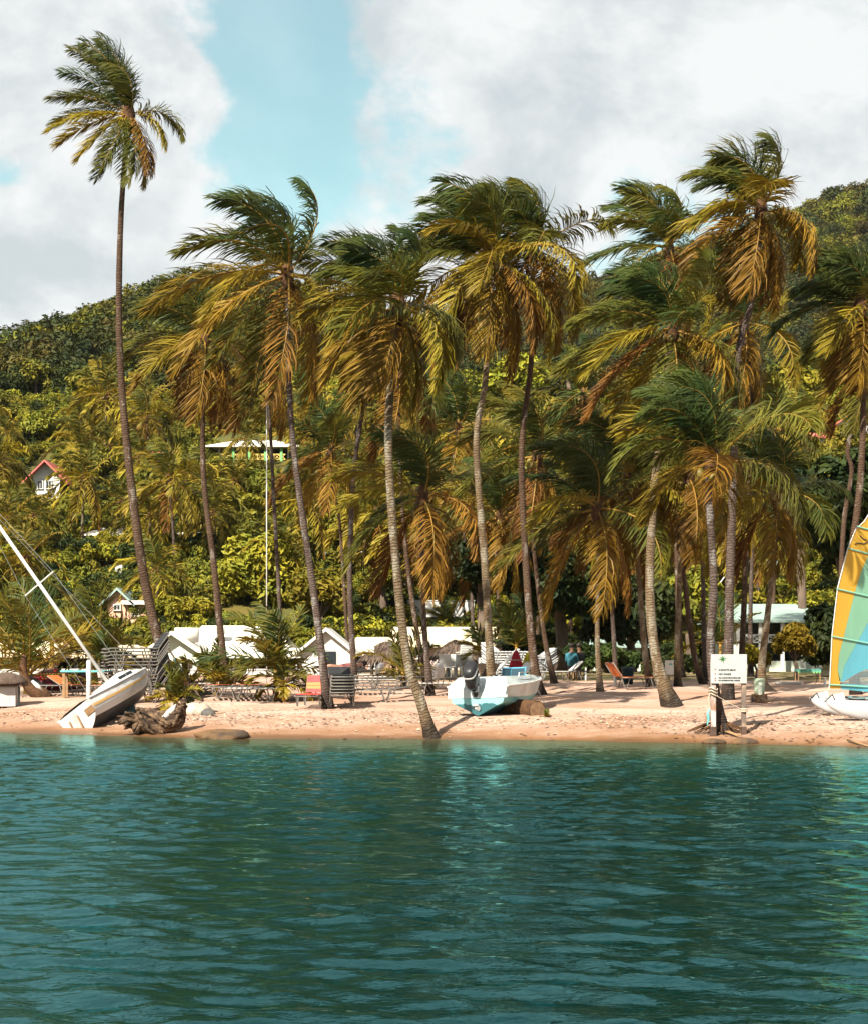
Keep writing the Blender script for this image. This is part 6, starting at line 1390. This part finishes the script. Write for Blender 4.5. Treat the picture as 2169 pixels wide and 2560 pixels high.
# pale green pedestal
p = GP(1897, 1754); s_ = p.y / F; root = thing('utility_pedestal', 'pale green slatted utility pedestal on a brown block', 'pedestal', p)
PG = mat('pale_green_metal', (0.44, 0.54, 0.40), (0.38, 0.47, 0.34), rough=0.6, scale=3)
hh = 58 * s_; MB().box((0.0, 0, 0.09), (0.40, 0.32, 0.24)).build('base_block', BROCK, root, bevel=0.03); MB().box((-0.20, -0.05, 0.07), (0.08, 0.2, 0.2)).build('conduit', BLACK, root)
b = MB(); b.lathe([(0.135, 0.21), (0.135, 0.25), (0.15, 0.26), (0.15, hh - 0.03), (0.14, hh)], 20); b.build('body', PG, root, None, True)
for i in range(7):
    MB().tube([(0.152 * math.cos(a), 0.152 * math.sin(a), 0.30 + i * (hh - 0.38) / 6) for a in [R(200 + k * 14) for k in range(11)]], 0.008, 5).build('slat', PG, root)
MB().box((0, -0.149, hh * 0.55), (0.10, 0.02, hh * 0.5)).build('meter_panel', PALEG, root)
# turquoise table, red craft, kiosk at the left
p = AT(220, 54); root = thing('beach_table', 'long turquoise topped table on rough timber legs', 'table', p)
MB().box((0, 0, 0.80), (1.55, 0.6, 0.05)).build('table_top', TURQ, root)
for x in (-.68, .68):
    for y in (-.22, .22): MB().box((x, y, 0.37), (0.08, 0.08, 0.80)).build('leg', TIMB, root)
p = AT(142, 57); root = thing('red_watercraft', 'small rounded red watercraft parked behind the turquoise table', 'watercraft', p, (0, 0, R(20)))
RDP = mat('red_gloss', (0.45, 0.02, 0.025), rough=0.2, spec=0.6, coat=0.4)
b = MB(); b.loft([[(x, w * math.cos(a), 0.28 + h * math.sin(a) + 0.05 * x) for a in [2 * math.pi * i / 12 for i in range(12)]] for x, w, h in ((-1.0, .05, .04), (-.7, .25, .18), (0, .36, .24), (.7, .34, .22), (1.0, .28, .18))]); b.build('hull', mat('dark_red_hull', (0.10, 0.01, 0.015), rough=0.4), root, None, True)
b = MB(); b.loft([[(x, w * math.cos(a), 0.50 + h * math.sin(a)) for a in [2 * math.pi * i / 12 for i in range(12)]] for x, w, h in ((-.8, .04, .03), (-.5, .22, .18), (-.1, .26, .28), (.15, .2, .22))]); b.build('nose_hood', RDP, root, None, True)
b = MB(); b.loft([[(x, w * math.cos(a), 0.55 + h * math.sin(a)) for a in [2 * math.pi * i / 12 for i in range(12)]] for x, w, h in ((.1, .12, .10), (.4, .17, .16), (.9, .15, .12))]); b.build('seat', BLACK, root, None, True)
MB().tube([(-.02, -.28, .85), (0, 0, .80), (-.02, .28, .85)], 0.02, 6).build('handlebar', BLACK, root)
p = AT(10, 51.5); root = thing('beach_kiosk_cart', 'grey white box cart with a dark rounded thatch lid', 'cart', p)
MB().box((0, 0.3, 0.34), (0.66, 0.6, 0.56)).build('box_body', mat('grey_panel', (0.44, 0.42, 0.39), (0.36, 0.34, 0.32), rough=0.7, scale=3), root, bevel=0.01)
b = MB(); b.lathe([(0.62, 0.70), (0.60, 0.78), (0.42, 0.95), (0.1, 1.04)], 18, (0, 0.3, 0)); b.build('thatch_lid', THATCH, root, None, True)
for x in (-.4, .42): MB().box((x, 0.05, 0.34), (0.05, 0.05, 0.72)).build('leg', BLACK, root)
MB().box((0, 0.3, 0.66), (1.05, 0.8, 0.05)).build('counter', DTIMB, root)
# green covered table by the dark trees
p = AT(2018, 62); root = thing('covered_table', 'small table with scalloped green cover under the tall glossy tree', 'table', p); b = MB(); b.box((0, 0, 0.42), (0.8, 0.6, 0.08)); b.build('green_cover', mat('green_canvas', (0.06, 0.22, 0.17), (0.10, 0.30, 0.24), rough=0.7, scale=4), root)
for i in range(8): MB().add([(-0.4 + i * 0.1, -0.303, 0.38), (-0.3 + i * 0.1, -0.303, 0.38), (-0.35 + i * 0.1, -0.306, 0.30)], [(0, 2, 1)]).build('scallop', GREENP, root)
for x in (-.37, .37):
    for y in (-.26, .26): MB().box((x, y, 0.17), (0.03, 0.03, 0.46)).build('leg', TIMB, root)
p = AT(1568, 60); root = thing('dark_bin', 'dark blue upright bin beside the pinkish lounger', 'bin', p); b = MB(); b.lathe([(0.17, 0), (0.21, 0.52), (0.23, 0.54), (0.20, 0.60)], 14); b.build('bin_body', mat('dark_blue_plastic', (0.01, 0.035, 0.05), rough=0.5), root, None, True); MB().lathe([(0.235, 0.545), (0.235, 0.575)], 14).build('rim', BLACK, root)
# prop pole leaning on the tallest palm
A, B = GP(505, 1752), PX(420, 1620, 54); root = thing('prop_pole', 'dark pole leaning against the foot of the tallest palm', 'pole', A); MB().tube([(0, 0, 0), B - A], [0.035, 0.028], 8).build('shaft', DTIMB, root, None, True); MB().tube([(B - A) * 0.55, (B - A) * 0.55 + Vector((-0.2, 0.05, 0.1)), (B - A) * 0.8], 0.02, 5).build('blue_rope', TURQ, root)
# leaning flag board behind the sign grove
q = PX(1800, 1490, 90); root = thing('beach_flag', 'red and white flag hanging behind the ringed grey palm', 'flag', q); b = MB(); b.loft([[(-.35 + .1 * i, 0.05 * math.sin(i), -0.75 + 0.16 * i), (-.05 + .1 * i, 0.05 * math.sin(i + 1), -0.35 + 0.2 * i)] for i in range(6)], closed=False, cap=False); b.build('white_cloth', WHITE, root, None, True)
b = MB(); b.loft([[(-.30 + .11 * i, 0.03 + 0.05 * math.sin(i), -1.0 + 0.15 * i), (-.05 + .1 * i, 0.04 + 0.05 * math.sin(i + 1), -0.55 + 0.16 * i)] for i in range(6)], closed=False, cap=False); b.build('red_cloth', STRAPO, root, None, True); MB().tube([(-0.4, 0, -3.0), (-.36, 0, 0.2), (0.2, 0, 0.95)], 0.03, 6).build('staff', WHITE, root)

# ------------------------------------------------------------------ people
def person(label, p, yaw, joints, edges, mats_fn, hair=None, sit=0):
    root = thing('person', label, 'person', p, (0, 0, yaw))
    me = bpy.data.meshes.new('body'); me.from_pydata([j[0] for j in joints], edges, [])
    o = obj('body', me, root); o.modifiers.new('skin', 'SKIN'); sv = me.skin_vertices[0].data
    for v, j in zip(sv, joints): v.radius = (j[1], j[1])
    sv[0].use_root = True; sb = o.modifiers.new('sub', 'SUBSURF'); sb.levels = 2; sb.render_levels = 2
    bpy.context.view_layer.update(); dg = bpy.context.evaluated_depsgraph_get(); m2 = bpy.data.meshes.new_from_object(o.evaluated_get(dg)); m2.name = 'body'
    o.modifiers.clear(); o.data = m2; m2.materials.clear()
    ml, fn = mats_fn
    for m in ml: m2.materials.append(m)
    for pl in m2.polygons: pl.material_index = fn(pl.center); pl.use_smooth = True
    h = MB(); h.lathe([(0.03, -0.09), (0.098, -0.03), (0.11, 0.03), (0.085, 0.09), (0.02, 0.12)], 12, hair); h.build('hair', mat('dark_hair', (0.02, 0.014, 0.01), rough=0.6), root, None, True)
SK1 = mat('skin_brown', (0.16, 0.085, 0.05), rough=0.6); SK2 = mat('skin_tan', (0.42, 0.22, 0.15), rough=0.6); SHB = mat('teal_shirt', (0.03, 0.13, 0.17), rough=0.8); SHK = mat('black_shirt', (0.012, 0.012, 0.015), rough=0.8); SHP = mat('pink_cloth', (0.55, 0.20, 0.18), rough=0.8)
def seated():
    J = [((0, 0, .46), .15), ((0, .02, .68), .145), ((0, .04, .92), .15), ((0, .03, 1.04), .06), ((0, .0, 1.12), .075), ((0, -.02, 1.22), .095),
         ((-.19, .04, .94), .06), ((-.24, -.02, .70), .045), ((-.16, -.22, .58), .036), ((-.13, -.30, .57), .035), ((.19, .04, .94), .06), ((.24, -.02, .70), .045), ((.16, -.22, .58), .036), ((.13, -.30, .57), .035),
         ((-.11, -.08, .45), .09), ((-.13, -.42, .46), .065), ((-.13, -.44, .10), .045), ((-.13, -.58, .05), .035), ((.11, -.08, .45), .09), ((.13, -.42, .46), .065), ((.13, -.44, .10), .045), ((.13, -.58, .05), .035)]
    E = [(0, 1), (1, 2), (2, 3), (3, 4), (4, 5), (2, 6), (6, 7), (7, 8), (8, 9), (2, 10), (10, 11), (11, 12), (12, 13), (0, 14), (14, 15), (15, 16), (16, 17), (0, 18), (18, 19), (19, 20), (20, 21)]
    return J, E
J, E = seated()
def clothes(c): return 1 if c.z > 1.0 or (c.z < 0.40) or (c.y < -0.14 and c.z > 0.52) else 0 if c.z > 0.52 else 2
for x, Y, yaw, sh, sk, lab in ((1428, 66, 150, SHB, SK1, 'person in a teal shirt sitting in the shade on a low stool'), (1446, 66.5, 215, SHK, SK1, 'person in black sitting in the shade beside the teal shirted one')):
    p = AT(x, Y); person(lab, (p.x, p.y, p.z - 0.0), R(yaw), J, E, ([sh, sk, mat('dark_shorts', (0.03, 0.03, 0.04), rough=0.8)], clothes), (0, 0.0, 1.25))
    r_ = thing('stool', 'low wooden stool under the person in ' + ('a teal shirt' if sh is SHB else 'black'), 'stool', p, (0, 0, R(yaw))); MB().box((0, 0.02, 0.30), (0.36, 0.36, 0.04)).build('seat', TIMB, r_)
    for a in (-.14, .14):
        for c in (-.12, .16): MB().box((a, c, 0.13), (0.04, 0.04, 0.30)).build('leg', TIMB, r_)
JL = [((0, 0, .12), .13), ((.25, 0, .14), .13), ((.48, 0, .15), .14), ((.60, 0, .17), .06), ((.68, 0, .2), .075), ((.78, 0, .22), .09), ((.46, -.2, .14), .055), ((.22, -.26, .10), .042), ((0.02, -.24, .09), .035), ((.46, .2, .14), .055), ((.22, .26, .10), .042), ((.02, .24, .09), .035),
      ((-.12, -.1, .11), .085), ((-.5, -.11, .16), .06), ((-.88, -.1, .06), .045), ((-.98, -.1, .1), .035), ((-.12, .1, .11), .085), ((-.5, .11, .10), .06), ((-.88, .1, .06), .045), ((-.98, .1, .1), .035)]
EL_ = [(0, 1), (1, 2), (2, 3), (3, 4), (4, 5), (2, 6), (6, 7), (7, 8), (2, 9), (9, 10), (10, 11), (0, 12), (12, 13), (13, 14), (14, 15), (0, 16), (16, 17), (17, 18), (18, 19)]
p = AT(858, 67); lounger('white lounger carrying the person lying down', 858, 0, R(10), 0, STRAPW, Y=67)
person('person lying on a white lounger behind the lounger stack', (p.x, p.y, p.z + 0.37), R(10), JL, EL_, ([SHP, SK2], lambda c: 0 if -0.15 < c.x < 0.52 and abs(c.y) < 0.18 else 1), (0.80, 0, 0.22))

# ------------------------------------------------------------------ haze
def haze():
    b = MB(); b.box((0, 395, 78), (920, 1050, 176)); m = bpy.data.materials.new('haze_air'); m.use_nodes = True
    N = m.node_tree.nodes; K = m.node_tree.links; N.remove(N['Principled BSDF'])
    v = N.new('ShaderNodeVolumePrincipled'); v.inputs['Color'].default_value = (0.80, 0.88, 0.92, 1); v.inputs['Density'].default_value = 0.00004; v.inputs['Anisotropy'].default_value = 0.2
    K.new(v.outputs[0], N['Material Output'].inputs['Volume'])
    o = b.build('haze', m); tag(o, 'thin pale haze in the air over the bay and hills', 'haze', kind='stuff')
haze()
